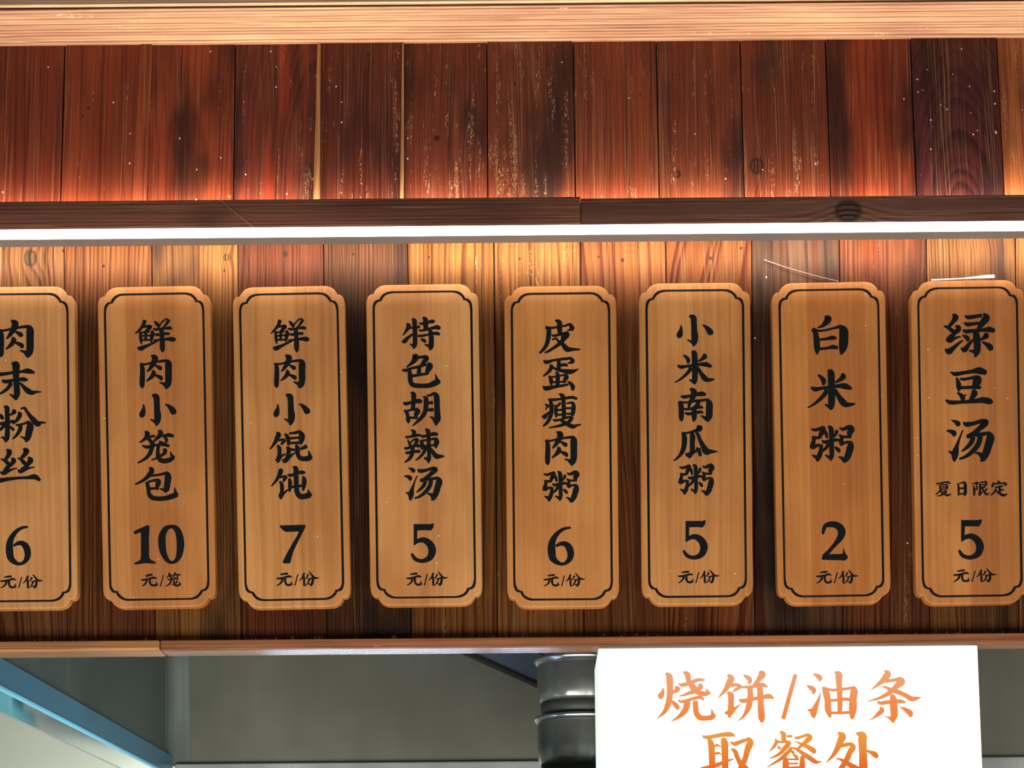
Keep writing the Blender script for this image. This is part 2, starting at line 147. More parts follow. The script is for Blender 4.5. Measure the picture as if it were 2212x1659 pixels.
gl('can', 1650, 1570, K4, """58,19,5 70,27,18 72,40,18 73,58,16; 84,36,9 95,36,9 104,37,8; 40,47,5 46,56,13 38,72,12 30,82,8 18,93,2; 48,56,8 65,58,9 85,56,10 95,59,8; 96,57,9 89,66,17 76,80,17 60,98,12 40,110,8 17,119,2; 50,75,8 60,82,10; 113,38,5 120,43,11 140,37,10 155,32,12; 157,27,6 168,40,20 154,56,17 140,68,14 122,84,8; 110,55,2 125,60,6 145,68,13 165,78,17 182,90,19 183,98,13;
97,76,7 95,86,14 80,102,15 60,120,12 38,134,8 10,150,2; 98,78,5 115,82,9 140,98,15 165,115,18 188,130,15 200,131,8 212,129,2; 76,110,10 79,130,22 79,165,22 80,195,18; 140,110,14 140,135,20 139,165,20 138,195,18; 88,121,6 128,121,7; 90,137,7 125,136,6; 80,152,8 140,150,8; 108,103,8 118,112,12 122,118,8; 100,90,10 108,98,12; 85,168,7 135,166,7; 70,200,8 120,188,8 160,205,12""")
gl('chu', 1780, 1570, K4, """50,22,6 65,35,28 60,52,25 48,80,20 33,105,14 7,134,2; 62,72,14 85,66,14 98,66,14; 98,62,10 105,77,22 94,95,20 84,118,20 72,140,20 50,165,14 25,185,4; 43,118,4 58,121,9 75,130,15 95,142,18 125,158,20 160,175,20 215,185,5; 117,25,6 138,34,31 140,60,30 142,100,28 143,150,30 143,175,20; 150,90,8 165,93,11 185,103,20 194,113,14""")

def cr(p0, p1, p2, p3, t):
    return tuple(0.5*((2*b)+(c-a)*t+(2*a-5*b+4*c-d)*t*t+(3*b-a-3*c+d)*t*t*t) for a, b, c, d in zip(p0, p1, p2, p3))

def glyph_tris(name):
    """triangles / quads of a glyph in photograph pixels: list of point tuples"""
    u, v, k, strokes = G[name]
    out = []
    for si, s in enumerate(strokes):
        if s.startswith('P'):
            pts = [tuple(float(c) for c in q.split(',')) for q in s[1:].split()]
            out.append((si, [(u+x*k, v+y*k) for x, y in pts])); continue
        pts = [tuple(float(c) for c in q.split(',')) for q in s.split()]
        closed = pts[0] == pts[-1]
        sm = []
        n = len(pts)
        for i in range(n-1):
            if closed:
                a, d = pts[i-1] if i else pts[-2], pts[i+2] if i+2 < n else pts[1]
            else:
                a = pts[i-1] if i else tuple(2*p-q for p, q in zip(pts[0], pts[1]))
                d = pts[i+2] if i+2 < n else tuple(2*p-q for p, q in zip(pts[-1], pts[-2]))
            for j in range(4):
                sm.append(cr(a, pts[i], pts[i+1], d, j/4))
        sm.append(pts[-1])
        L, R = [], []
        m = len(sm)
        for i, (x, y, w) in enumerate(sm):
            if closed and i in (0, m-1):
                tx, ty = sm[1][0]-sm[-2][0], sm[1][1]-sm[-2][1]
            else:
                tx = sm[min(i+1, m-1)][0]-sm[max(i-1, 0)][0]; ty = sm[min(i+1, m-1)][1]-sm[max(i-1, 0)][1]
            l = (tx*tx+ty*ty)**.5 or 1
            nx, ny = -ty/l, tx/l
            w = (max(w, .8)*1.03+.45*.6/k)/2
            L.append((x+nx*w, y+ny*w)); R.append((x-nx*w, y-ny*w))
        q = lambda p: (u+p[0]*k, v+p[1]*k)
        for i in range(m-1):
            out.append((si, [q(L[i]), q(L[i+1]), q(R[i+1]), q(R[i])]))
        if not closed:
            for e, o in ((0, 1), (m-1, m-2)):
                x, y, w = sm[e]; w = (max(w, .8)*1.03+.45*.6/k)/2
                tx, ty = x-sm[o][0], y-sm[o][1]; l = (tx*tx+ty*ty)**.5 or 1
                tx, ty = tx/l, ty/l; nx, ny = -ty, tx
                h = .38*w
                fan = [q((x+nx*w*c+tx*h*sn, y+ny*w*c+ty*h*sn)) for c, sn in ((1, 0), (.8, .6), (.3, .95), (-.3, .95), (-.8, .6), (-1, 0))]
                out.append((si, fan))
    return out

def glyph_fit(name, box=None):
    t = glyph_tris(name)
    if box is None: return t
    xs = [p[0] for _, f in t for p in f]; ys = [p[1] for _, f in t for p in f]
    a, b, c, d = min(xs), min(ys), max(xs), max(ys)
    sx, sy = (box[2]-box[0])/(c-a), (box[3]-box[1])/(d-b)
    return [(si, [(box[0]+(x-a)*sx, box[1]+(y-b)*sy) for x, y in f]) for si, f in t]
BOARDS = [
 # (left top, right top, left bottom, right bottom, top, bottom), [(kind, glyph, box or None)]
 dict(px=(-82.5, 161, -75, 168, 619, 1315), txt=[('character','rou',(-4,691,73.5,773.5)),('character','mo',None),('character','fen',None),('character','si',None),('digit','six',None),('unit','yuanfen',(.5,1241,92.6,1272))]),
 dict(px=(210, 454, 223, 467, 618.5, 1311.5), txt=[('character','xian',None),('character','rou',None),('character','xiao',None),('character','long',None),('character','bao',None),('digit','one',None),('digit','zero',None),('unit','yuanlong',None),('unit','long',(357.2,1236.5,391.5,1267.8))]),
 dict(px=(501.5, 744, 516, 758, 618.5, 1312), txt=[('character','xian',(584.7,687,668.3,761.5)),('character','rou',(591.8,766,660,839.7)),('character','xiao',(590.5,850,670,919.5)),('character','hun',None),('character','tun',None),('digit','seven',None),('unit','yuanfen',None)]),
 dict(px=(790.5, 1033, 800, 1043, 614, 1307), txt=[('character','te',None),('character','se',None),('character','hu',None),('character','la',None),('character','tang',None),('digit','five',None),('unit','yuanfen',(877.7,1234.6,967.4,1266.4))]),
 dict(px=(1089, 1331, 1096, 1338, 617.5, 1311.5), txt=[('character','pi',None),('character','dan',None),('character','shou',None),('character','rou',(1177,931.5,1247,1006.5)),('character','zhou',None),('digit','six',(1183,1138,1240,1222)),('unit','yuanfen',(1174,1238,1264,1268))]),
 dict(px=(1380, 1620.5, 1387, 1627.5, 611, 1305.5), txt=[('character','xiao',(1461.5,679.7,1541,749)),('character','mi',None),('character','nan',None),('character','gua',None),('character','zhou',(1465,1001.5,1543.5,1072)),('digit','five',(1475,1124,1529,1209)),('unit','yuanfen',(1464,1231,1554,1261))]),
 dict(px=(1667, 1912, 1680, 1925, 609.5, 1304), txt=[('character','bai',None),('character','mi',(1744,797.5,1847,886)),('character','zhou',(1749,918,1846,1001)),('digit','two',None),('unit','yuanfen',(1762.7,1231,1853.8,1261.6))]),
 dict(px=(1967, 2211.5, 1979, 2223.5, 605.5, 1304), txt=[('character','lv',None),('character','dou',None),('character','tang',(2044,905,2148,998)),('season_note','xia',None),('season_note','ri',None),('season_note','xianding',None),('digit','five',(2070,1122,2125.4,1209)),('unit','yuanfen',(2058.8,1228,2152.8,1258.5))]),
]
SIGN_TXT = [('character','shao'),('character','bing'),('slash','xie'),('character','you'),('character','tiao'),('character','qu'),('character','can'),('character','chu')]
# ---------------------------------------------------------------- helpers
rnd = random.Random(7)
def link(o, parent=None):
    COL.objects.link(o)
    if parent is not None: o.parent = parent
    return o
def empty(name, loc=(0, 0, 0), parent=None):
    o = bpy.data.objects.new(name, None); o.location = loc; o.empty_display_size = .05
    return link(o, parent)
def obj(name, bm, mat, parent=None, loc=None, smooth=False):
    me = bpy.data.meshes.new(name)
    bmesh.ops.recalc_face_normals(bm, faces=bm.faces)
    bm.to_mesh(me); bm.free()
    if smooth:
        for p in me.polygons: p.use_smooth = True
    me.materials.append(mat)
    o = bpy.data.objects.new(name, me)
    if loc is not None: o.location = loc
    return link(o, parent)
def tag(o, label=None, cat=None, group=None, kind=None):
    if label: o['label'] = label
    if cat: o['category'] = cat
    if group: o['group'] = group
    if kind: o['kind'] = kind
    return o
def box(bm, x0, x1, y0, y1, z0, z1, bev=0.0):
    vs = [bm.verts.new((x, y, z)) for x in (x0, x1) for y in (y0, y1) for z in (z0, z1)]
    fs = [bm.faces.new([vs[i] for i in q]) for q in ((0, 1, 3, 2), (4, 6, 7, 5), (0, 4, 5, 1), (2, 3, 7, 6), (0, 2, 6, 4), (1, 5, 7, 3))]
    if bev:
        es = list({e for f in fs for e in f.edges})
        bmesh.ops.bevel(bm, geom=es, offset=bev, segments=2, affect='EDGES', profile=.6)
def boxo(name, mat, dims, parent=None, loc=None, bev=0.0):
    bm = bmesh.new(); box(bm, *dims, bev); return obj(name, bm, mat, parent, loc)
def tube(bm, pts, r, n=6):
    rings = []
    for i, p in enumerate(pts):
        d = (Vector(pts[min(i+1, len(pts)-1)])-Vector(pts[max(i-1, 0)])).normalized()
        a = d.cross(Vector((0.3, 1, 0.2))).normalized(); b = d.cross(a)
        rings.append([bm.verts.new(Vector(p)+(a*math.cos(2*math.pi*k/n)+b*math.sin(2*math.pi*k/n))*r) for k in range(n)])
    for A, B in zip(rings, rings[1:]):
        for k in range(n): bm.faces.new((A[k], A[(k+1) % n], B[(k+1) % n], B[k]))
    bm.faces.new(rings[0]); bm.faces.new(rings[-1])
def lathe(bm, prof, n=64):
    rings = [[bm.verts.new((r*math.cos(2*math.pi*k/n), r*math.sin(2*math.pi*k/n), z)) for k in range(n)] for r, z in prof]
    for A, B in zip(rings, rings[1:]):
        for k in range(n): bm.faces.new((A[k], A[(k+1) % n], B[(k+1) % n], B[k]))
    bm.faces.new(rings[0]); bm.faces.new(rings[-1])

# ---------------------------------------------------------------- materials
class NT:
    def __init__(s, name):
        s.m = bpy.data.materials.new(name); s.m.use_nodes = True
        s.t = s.m.node_tree; s.b = s.t.nodes['Principled BSDF']
    def put(s, sock, v):
        if isinstance(v, bpy.types.NodeSocket): s.t.links.new(v, sock)
        elif isinstance(v, (tuple, list)) and len(v) == 3 and sock.type == 'RGBA': sock.default_value = (*v, 1)
        else: sock.default_value = v
    def math(s, op, a, b=0.0, c=0.0, clamp=False):
        n = s.t.nodes.new('ShaderNodeMath'); n.operation = op; n.use_clamp = clamp
        for i, v in enumerate((a, b, c)): s.put(n.inputs[i], v)
        return n.outputs[0]
    def step(s, v, lo, hi, a=0.0, b=1.0):
        n = s.t.nodes.new('ShaderNodeMapRange'); n.interpolation_type = 'SMOOTHSTEP'
        for i, x in enumerate((v, lo, hi, a, b)): s.put(n.inputs[i], x)
        return n.outputs[0]
    def mix(s, f, a, b, mode='MIX'):
        n = s.t.nodes.new('ShaderNodeMix'); n.data_type = 'RGBA'; n.blend_type = mode
        s.put(n.inputs[0], f); s.put(n.inputs[6], a); s.put(n.inputs[7], b)
        return n.outputs[2]
    def xyz(s, x, y, z):
        n = s.t.nodes.new('ShaderNodeCombineXYZ')
        for i, v in enumerate((x, y, z)): s.put(n.inputs[i], v)
        return n.outputs[0]
    def noise(s, vec, scale=1.0, detail=2.0, rough=.5):
        n = s.t.nodes.new('ShaderNodeTexNoise'); s.put(n.inputs['Vector'], vec)
        n.inputs['Scale'].default_value = scale; n.inputs['Detail'].default_value = detail; n.inputs['Roughness'].default_value = rough
        return n.outputs[0]
    def coord(s):
        n = s.t.nodes.new('ShaderNodeTexCoord'); q = s.t.nodes.new('ShaderNodeSeparateXYZ')
        s.t.links.new(n.outputs['Object'], q.inputs[0]); return q.outputs
    def bump(s, h, strength, dist=.001):
        n = s.t.nodes.new('ShaderNodeBump'); n.inputs['Strength'].default_value = strength; n.inputs['Distance'].default_value = dist
        s.put(n.inputs['Height'], h); s.t.links.new(n.outputs[0], s.b.inputs['Normal'])
    def out(s, col, rough=.5, spec=.5, metal=0.0):
        s.put(s.b.inputs['Base Color'], col); s.put(s.b.inputs['Roughness'], rough)
        s.put(s.b.inputs['Specular IOR Level'], spec); s.put(s.b.inputs['Metallic'], metal)
        return s.m

def plain(name, col, rough=.5, metal=0.0, spec=.5):
    return NT(name).out(col, rough, spec, metal)
def glow(name, col, e):
    n = NT(name); n.out(col, .5); n.put(n.b.inputs['Emission Color'], col); n.b.inputs['Emission Strength'].default_value = e
    return n.m

def wood(name, light, dark, seed, ring=.005, cx=.12, y0=.02, tilt=.03, ringc=.75, char=0.0, charcol=(.012, .008, .007), blot=None, blotamt=0.0,
         worn=0.0, wear_col=(.62, .36, .15), speck=0.0, endwear=0.0, rough=.42, spec=.45, knots=(), horizontal=False, bump=.25, fibre=.45, warp=None, streak=.55, lines=.45):
    """timber: growth rings cut by the board's face, fine fibre, soot / stain patches, worn flakes, knots; object space, metres"""
    n = NT(name)
    X, Y, Z = n.coord()
    if horizontal: X, Z = n.math('ADD', Y, Z), X
    sx, sz = seed*1.37, seed*2.11
    x = n.math('ADD', X, 0.0); z = Z
    low = n.noise(n.xyz(n.math('MULTIPLY_ADD', x, 9.0, sx), n.math('MULTIPLY_ADD', Y, 9.0, seed), n.math('MULTIPLY_ADD', z, 3.0, sz)), 1.0, 2.0)
    dx = n.math('SUBTRACT', x, cx)
    yy = n.math('MULTIPLY_ADD', z, tilt, y0)
    r = n.math('SQRT', n.math('ADD', n.math('MULTIPLY', dx, dx), n.math('MULTIPLY', yy, yy)))
    r = n.math('MULTIPLY_ADD', low, warp if warp is not None else (.006 if horizontal else .022), r)
    kmask = kin = None
    for kx, kz, kr in knots:
        ax = n.math('SUBTRACT', x, kx); az = n.math('MULTIPLY', n.math('SUBTRACT', z, kz), .8)
        d = n.math('SQRT', n.math('ADD', n.math('MULTIPLY', ax, ax), n.math('MULTIPLY', az, az)))
        if kr > .003:
            g = n.math('POWER', 2.718, n.math('MULTIPLY', n.math('MULTIPLY', d, d), -1/(2*(kr*1.6)**2)))
            r = n.math('MULTIPLY_ADD', g, kr*1.1, r)
        k = n.step(d, kr*.75, kr*1.15, 1.0, 0.0)
        kmask = k if kmask is None else n.math('MAXIMUM', kmask, k)
        if kr > .003:
            q_ = n.step(d, kr*.55, kr*.85, 1.0, 0.0)
            kin = q_ if kin is None else n.math('MAXIMUM', kin, q_)
    wob = n.noise(n.xyz(n.math('MULTIPLY_ADD', r, 45.0, sx), seed, n.math('MULTIPLY', z, .6)), 1.0, 1.0)
    rr = n.math('DIVIDE', n.math('MULTIPLY_ADD', wob, ring*4.5, r), ring)
    saw = n.math('FRACT', rr)
    wn = n.t.nodes.new('ShaderNodeTexWhiteNoise'); wn.noise_dimensions = '1D'
    n.put(wn.inputs['W'], n.math('ADD', n.math('FLOOR', rr), seed*.37))
    lw = n.math('MULTIPLY', n.step(saw, .25, .86), n.step(saw, .9, 1.0, 1.0, 0.0))
    lw = n.math('MULTIPLY', lw, n.step(wn.outputs[0], .0, 1.0, .25, 1.0))
    st1 = n.noise(n.xyz(n.math('MULTIPLY_ADD', x, 95.0, sz), seed*2.9, n.math('MULTIPLY_ADD', z, 1.8, sx)), 1.0, 2.0, .55)
    st2 = n.noise(n.xyz(n.math('MULTIPLY_ADD', n.math('MULTIPLY_ADD', low, .02, x), 380.0, sx), seed, n.math('MULTIPLY_ADD', z, 3.5, sz)), 1.0, 2.0, .6)
    stq = n.math('ADD', n.math('MULTIPLY', n.step(st1, .3, .7), .55), n.math('MULTIPLY', n.step(st2, .32, .72), .45))
    fib = n.noise(n.xyz(n.math('MULTIPLY_ADD', x, 800.0, sx), n.math('MULTIPLY', Y, 300.0), n.math('MULTIPLY_ADD', z, 14.0, sz)), 1.0, 3.0, .65)
    fibr = n.step(fib, .3, .72)
    g = n.math('ADD', n.math('MULTIPLY', lw, ringc), n.math('MULTIPLY_ADD', fibr, fibre*.45, n.math('MULTIPLY', stq, streak)), clamp=True)
    col = n.mix(g, light, dark)
    tone = n.noise(n.xyz(n.math('MULTIPLY_ADD', x, 22.0, sz), seed*3.3, n.math('MULTIPLY_ADD', z, 3.5, sx)), 1.0, 3.0, .6)
    col = n.mix(n.step(tone, .3, .7), n.mix(1.0, col, (.72, .64, .6), 'MULTIPLY'), n.mix(1.0, col, (1.22, 1.16, 1.05), 'MULTIPLY'))
    fl = n.noise(n.xyz(n.math('MULTIPLY_ADD', n.math('MULTIPLY_ADD', low, .015, x), 1250.0, sz), seed*1.1, n.math('MULTIPLY_ADD', z, 7.0, sx)), 1.0, 2.0, .6)
    flm = n.math('MULTIPLY', n.step(fl, .52, .68), n.step(st1, .38, .62))
    col = n.mix(n.math('MULTIPLY', flm, lines), col, n.mix(.5, light, wear_col))
    fld = n.math('MULTIPLY', n.step(fl, .44, .30), n.step(st2, .62, .35))
    col = n.mix(n.math('MULTIPLY', fld, lines*1.1), col, n.mix(1.0, dark, (.6, .55, .5), 'MULTIPLY'))
    if blot:
        bl = n.noise(n.xyz(n.math('MULTIPLY_ADD', x, 55.0, sz+4), seed*1.7, n.math('MULTIPLY_ADD', z, 5.0, sx+9)), 1.0, 2.0)
        col = n.mix(n.step(bl, .62-.3*blotamt, .8-.3*blotamt), col, n.mix(.35, blot, n.mix(1.0, col, (1, .8, .7), 'MULTIPLY')))
    if char:
        ch = n.noise(n.xyz(n.math('MULTIPLY_ADD', x, 15.0, sx+2), seed*2.3, n.math('MULTIPLY_ADD', z, 4.5, sz+5)), 1.0, 3.0, .55)
        cm = n.step(ch, .66-.34*char, .86-.34*char)
        cm = n.math('MULTIPLY', cm, n.step(fib, .35, .75, 1.0, .72))
        col = n.mix(n.math('MULTIPLY', cm, .93), col, charcol)
    if kmask is not None:
        kc = n.mix(n.step(saw, .3, .8), tuple(q*.55 for q in light), (.010, .006, .004))
        col = n.mix(n.math('MULTIPLY', kmask, .9), col, (.012, .007, .005))
        if kin is not None: col = n.mix(kin, col, kc)
    if worn:
        wa = n.noise(n.xyz(n.math('MULTIPLY_ADD', x, 900.0, sz), seed, n.math('MULTIPLY_ADD', z, 190.0, sx)), 1.0, 3.0, .7)
        wb = n.noise(n.xyz(n.math('MULTIPLY_ADD', x, 110.0, sz+7), seed*4.1, n.math('MULTIPLY_ADD', z, 11.0, sx+3)), 1.0, 4.0, .65)
        wc = n.noise(n.xyz(n.math('MULTIPLY_ADD', x, 1500.0, sx), seed, n.math('MULTIPLY_ADD', z, 900.0, sz)), 1.0, 2.0)
        wa = n.math('MULTIPLY_ADD', n.math('SUBTRACT', wc, .5), .7, wa)
        wm = n.math('MULTIPLY', n.step(wa, .56, .66), n.step(wb, .68-.22*worn, .76-.22*worn))
        col = n.mix(n.math('MULTIPLY', wm, .8), col, wear_col)
    if endwear:
        we = n.noise(n.xyz(n.math('MULTIPLY_ADD', x, 260.0, sz), seed, n.math('MULTIPLY', z, 60.0)), 1.0, 2.0)
        lim = n.math('MULTIPLY', n.step(we, .42, .75), endwear)
        col = n.mix(n.math('MULTIPLY', n.math('LESS_THAN', z, lim), .55), col, (.33, .19, .09))
    if speck:
        vo = n.t.nodes.new('ShaderNodeTexVoronoi'); vo.inputs['Scale'].default_value = 1.0
        n.put(vo.inputs['Vector'], n.xyz(n.math('MULTIPLY_ADD', x, 150.0, sx), n.math('MULTIPLY', Y, 150.0), n.math('MULTIPLY_ADD', z, 110.0, sz)))
        rs = n.t.nodes.new('ShaderNodeSeparateColor'); n.t.links.new(vo.outputs['Color'], rs.inputs[0])
        sm = n.math('MULTIPLY', n.step(vo.outputs['Distance'], .07, .15, 1.0, 0.0), n.math('GREATER_THAN', rs.outputs[0], 1-speck))
        col = n.mix(n.math('MULTIPLY', sm, .85), col, (.85, .75, .66))
    n.bump(n.math('SUBTRACT', n.math('MULTIPLY', fib, .5), n.math('MULTIPLY', lw, .6)), bump, .0012)
    return n.out(col, n.step(fib, .2, .8, rough-.1, rough+.14), spec)

def steel(name, col, rough=.38, metal=.55, streak=.3, mottle=.25):
    n = NT(name); X, Y, Z = n.coord()
    a = n.noise(n.xyz(n.math('MULTIPLY', X, 3.0), n.math('MULTIPLY', Y, 3.0), n.math('MULTIPLY', Z, 3.0)), 1.0, 3.0, .6)
    b = n.noise(n.xyz(n.math('MULTIPLY', X, 160.0), n.math('MULTIPLY', Y, 160.0), n.math('MULTIPLY', Z, 2.5)), 1.0, 2.0)
    c = n.mix(n.step(a, .3, .7), tuple(q*(1-mottle) for q in col), tuple(min(1, q*(1+mottle)) for q in col))
    c = n.mix(n.math('MULTIPLY', n.step(b, .4, .7), streak), c, tuple(q*.82 for q in col))
    return n.out(c, n.step(a, .2, .8, rough-.06, rough+.08), .5, metal)

M_GAP = plain('dark_backing', (.012, .008, .006), .9)
M_INK = plain('black_paint', (.006, .008, .009), .7, 0, .06)
M_ALU = plain('aluminium', (.22, .20, .18), .5, .2)

# ---------------------------------------------------------------- plank walls
Z_RAIL_TOP = zof(1376, -.012)
LEDGE_Y = -.055
Z_LEDGE_B, Z_LEDGE_T = zof(489, LEDGE_Y), zof(426, LEDGE_Y)
T_PLANK = .015
wall = boxo('wall_front', M_GAP, (-1.05, 1.05, T_PLANK+.001, T_PLANK+.02, zof(1395), Z_LEDGE_T), None)
tag(wall, 'lower wall of upright burnt timber planks behind the menu boards', None, None, 'structure')

def tone(kw, k, g=1.0):
    for c in ('light', 'dark'):
        r, gg, b = kw[c]; q_ = g if c == 'light' or g < 1 else g*.86; kw[c] = (r*k, gg*k*q_, b*k*q_)
    if g > 1: kw['charcol'] = (.0105, .0062, .0046) if kw.get('char', 0) < .6 else (.0070, .0052, .0048)
    if 'blot' in kw and g > 1: kw['blot'] = tuple(q*.3 for q in kw['blot'])
    if g > 1: kw['wear_col'] = tuple(q*.45 for q in kw.get('wear_col', (.62, .36, .15)))
    return kw
def plank(parent, x0, x1, z0, z1, mat, y=0.0, rx=0.0, name='plank'):
    w = x1-x0
    bm = bmesh.new(); box(bm, -w/2, w/2, 0, T_PLANK, 0, z1-z0, .0007)
    o = obj(name, bm, mat, None, ((x0+x1)/2, y, z0)); o.rotation_euler.x = rx; o.parent = parent
    return o

OR_L, OR_D = (.40, .165, .050), (.130, .040, .014)
low_seams = [-235, -46+4, 142.5, 331.5, 517.5, 702.5, 884.5, 1071, 1258, 1442, 1627, 1817, 2005, 2197, 2384, 2570]
low_kw = [
 dict(light=OR_L, dark=OR_D, ring=.0045, cx=.2),
 dict(light=(.30, .125, .045), dark=(.10, .035, .014), ring=.0052, cx=-.03, y0=.03, tilt=.02, char=.25, knots=((.010, .436, .008), (.047, .444, .0016), (-.02, .447, .0012))),
 dict(light=(.31, .110, .036), dark=(.105, .030, .011), ring=.0048, cx=.16, y0=.02, tilt=.06, char=.35, knots=((-.005, .426, .0017),)),
 dict(light=(.42, .185, .055), dark=(.15, .050, .016), ring=.0042, cx=-.2, y0=.01, tilt=.03, char=.40, charcol=(.016, .013, .010), knots=((.035, .435, .0034), (.033, .420, .0014)), worn=.15),
 dict(light=(.22, .062, .026), dark=(.085, .020, .010), ring=.0040, cx=.13, y0=.02, tilt=.02, char=.55, blot=(.22, .055, .020), blotamt=.4, knots=((.005, .438, .0030),), worn=.1),
 dict(light=(.17, .070, .032), dark=(.070, .024, .013), ring=.0034, cx=.17, y0=.02, tilt=.02, char=.65, charcol=(.010, .008, .009), knots=((-.014, .437, .0013),), fibre=.5),
 dict(light=(.40, .165, .045), dark=(.14, .042, .012), ring=.0065, cx=.30, y0=.02, tilt=.03, char=.30, worn=.45, wear_col=(.66, .36, .13), knots=((-.025, .433, .0013),)),
 dict(light=(.42, .175, .050), dark=(.17, .055, .016), ring=.0080, cx=.25, y0=.01, tilt=.02, char=.30, worn=.45, wear_col=(.68, .38, .14), knots=((-.042, .473, .007), (-.02, .43, .0012), (.0, .30, .010))),
 dict(light=(.36, .135, .042), dark=(.14, .034, .014), ring=.0068, cx=-.12, y0=.05, tilt=.08, char=.15, ringc=.9, knots=((-.028, .432, .0012), (-.001, .428, .0020)), charcol=(.03, .013, .009)),
 dict(light=(.36, .125, .034), dark=(.13, .024, .011), ring=.0105, cx=.16, y0=.05, tilt=.20, char=.15, ringc=1.0, knots=((.002, .429, .0018), (.036, .44, .0014)), worn=.25, charcol=(.03, .012, .009)),
 dict(light=(.190, .100, .060), dark=(.085, .036, .022), ring=.0095, cx=-.15, y0=.04, tilt=.08, char=.60, charcol=(.008, .007, .007), speck=.015, blot=(.14, .03, .015), blotamt=.3),
 dict(light=(.32, .100, .036), dark=(.09, .022, .014), ring=.0056, cx=.18, y0=.03, tilt=.05, char=.50, charcol=(.010, .007, .007), blot=(.23, .050, .018), blotamt=.3, worn=.4, speck=.02),
 dict(light=(.34, .145, .050), dark=(.105, .034, .013), ring=.0036, cx=-.14, y0=.02, tilt=.03, char=.35, worn=.3, knots=((.012, .476, .010),), blot=(.16, .07, .04), blotamt=.3),
 dict(light=(.46, .205, .060), dark=(.17, .058, .018), ring=.0050, cx=.2, y0=.02, tilt=.03, char=.1),
 dict(light=OR_L, dark=OR_D, ring=.0050, cx=.2),
]
Z0L, Z1L = Z_RAIL_TOP-.004, Z_LEDGE_T-.004
for i, kw in enumerate(low_kw):
    m = wood('burnt_plank_%02d' % i, seed=3.1+i*1.73, endwear=.011, rough=.6, spec=.04, ringc=kw.pop('ringc', .85), **tone(kw, .30, 1.06))
    xa, xb = xof(low_seams[i]), xof(low_seams[i+1])
    plank(wall, xa+.0005, xb-.0005, Z0L, Z1L, m, -rnd.uniform(0, .0014))

UP_T = .028
Z_BEAM = zof(92, UP_T)
wall_up = empty('wall_upper', (0, 0, Z_LEDGE_T))
tag(wall_up, 'upper wall of red lacquered timber planks above the light bar', None, None, 'structure')
rx = -math.atan(UP_T/(Z_BEAM-Z_LEDGE_T))
bk = boxo('backing_board', M_GAP, (-1.05, 1.05, T_PLANK+.002, T_PLANK+.02, -.004, Z_BEAM-Z_LEDGE_T+.03), wall_up); bk.rotation_euler.x = rx
RL, RD = (.230, .048, .017), (.080, .012, .006)
up_seams = [-245, -55, 130, 316, 503, 686, 872, 1054, 1243, 1425, 1609, 1796, 1982, 2171, 2358, 2540]
up_kw = [
 dict(light=RL, dark=RD, cx=.2),
 dict(light=(.21, .044, .015), dark=RD, ring=.0052, cx=.25, worn=.15),
 dict(light=(.24, .055, .018), dark=(.085, .013, .006), ring=.0050, cx=-.22, tilt=.07, worn=.35, char=.12, charcol=(.05, .012, .006), knots=((-.020, .115, .0016), (-.026, .105, .0013))),
 dict(light=(.26, .056, .018), dark=(.095, .014, .006), ring=.0066, cx=.15, tilt=.10, char=.50, charcol=(.018, .006, .004), worn=.15),
 dict(light=(.155, .038, .020), dark=(.060, .011, .007), ring=.0050, cx=.04, tilt=.10, char=.35, charcol=(.020, .007, .006), worn=.5, blot=(.24, .03, .010), blotamt=.3),
 dict(light=(.135, .030, .015), dark=(.045, .010, .006), ring=.0044, cx=.16, tilt=.03, char=.45, charcol=(.016, .006, .005), worn=.45),
 dict(light=(.165, .040, .018), dark=(.055, .012, .007), ring=.0042, cx=-.16, tilt=.05, char=.40, charcol=(.016, .007, .005), worn=.55, knots=((.002, .092, .0013), (-.010, .075, .003))),
 dict(light=(.170, .045, .020), dark=(.060, .016, .008), ring=.0058, cx=-.022, y0=.012, tilt=.16, char=.35, charcol=(.018, .008, .006), worn=.6, knots=((-.018, .14, .0013), (-.03, .02, .0012))),
 dict(light=(.21, .050, .018), dark=(.070, .016, .008), ring=.0050, cx=.17, tilt=.05, char=.30, charcol=(.012, .008, .008), worn=.55, knots=((.028, .126, .0012),)),
 dict(light=(.200, .050, .020), dark=(.075, .018, .009), ring=.0040, cx=.2, tilt=.04, char=.15, worn=.4, knots=((-.027, .029, .0042), (-.03, .15, .0012)), speck=.01),
 dict(light=(.185, .045, .018), dark=(.065, .015, .008), ring=.0040, cx=.19, tilt=.07, char=.15, worn=.5, knots=((-.034, .038, .0085), (-.026, .14, .0012)), speck=.015),
 dict(light=(.27, .052, .016), dark=(.090, .012, .005), ring=.0085, cx=.22, tilt=.10, char=.50, charcol=(.020, .006, .004), worn=.12, speck=.01),
 dict(light=(.085, .020, .018), dark=(.026, .006, .007), ring=.0062, cx=.0, y0=.006, tilt=.28, ringc=.95, char=.62, charcol=(.007, .004, .005), speck=.14, worn=.15),
 dict(light=(.36, .130, .040), dark=(.13, .034, .012), ring=.0050, cx=.2, tilt=.05, worn=.5),
 dict(light=RL, dark=RD, cx=.2),
]
for i, kw in enumerate(up_kw):
    kw['char'] = min(.75, kw.get('char', .15)+.16); kw['speck'] = max(.04, kw.get('speck', 0)*2.4)
    kw['knots'] = tuple((a_, b_+.024, c_) for a_, b_, c_ in kw.get('knots', ()))
    m = wood('red_plank_%02d' % i, seed=31.7+i*2.31, rough=.36, spec=.22, ringc=kw.pop('ringc', .45), streak=.75, lines=.55, wear_col=(.48, .25, .11), **tone(kw, .80, .86))
    xa, xb = xof(up_seams[i], 430), xof(up_seams[i+1], 430)
    plank(wall_up, xa+.0006, xb-.0006, 0, Z_BEAM-Z_LEDGE_T+.03, m, -rnd.uniform(0, .0014), rx)
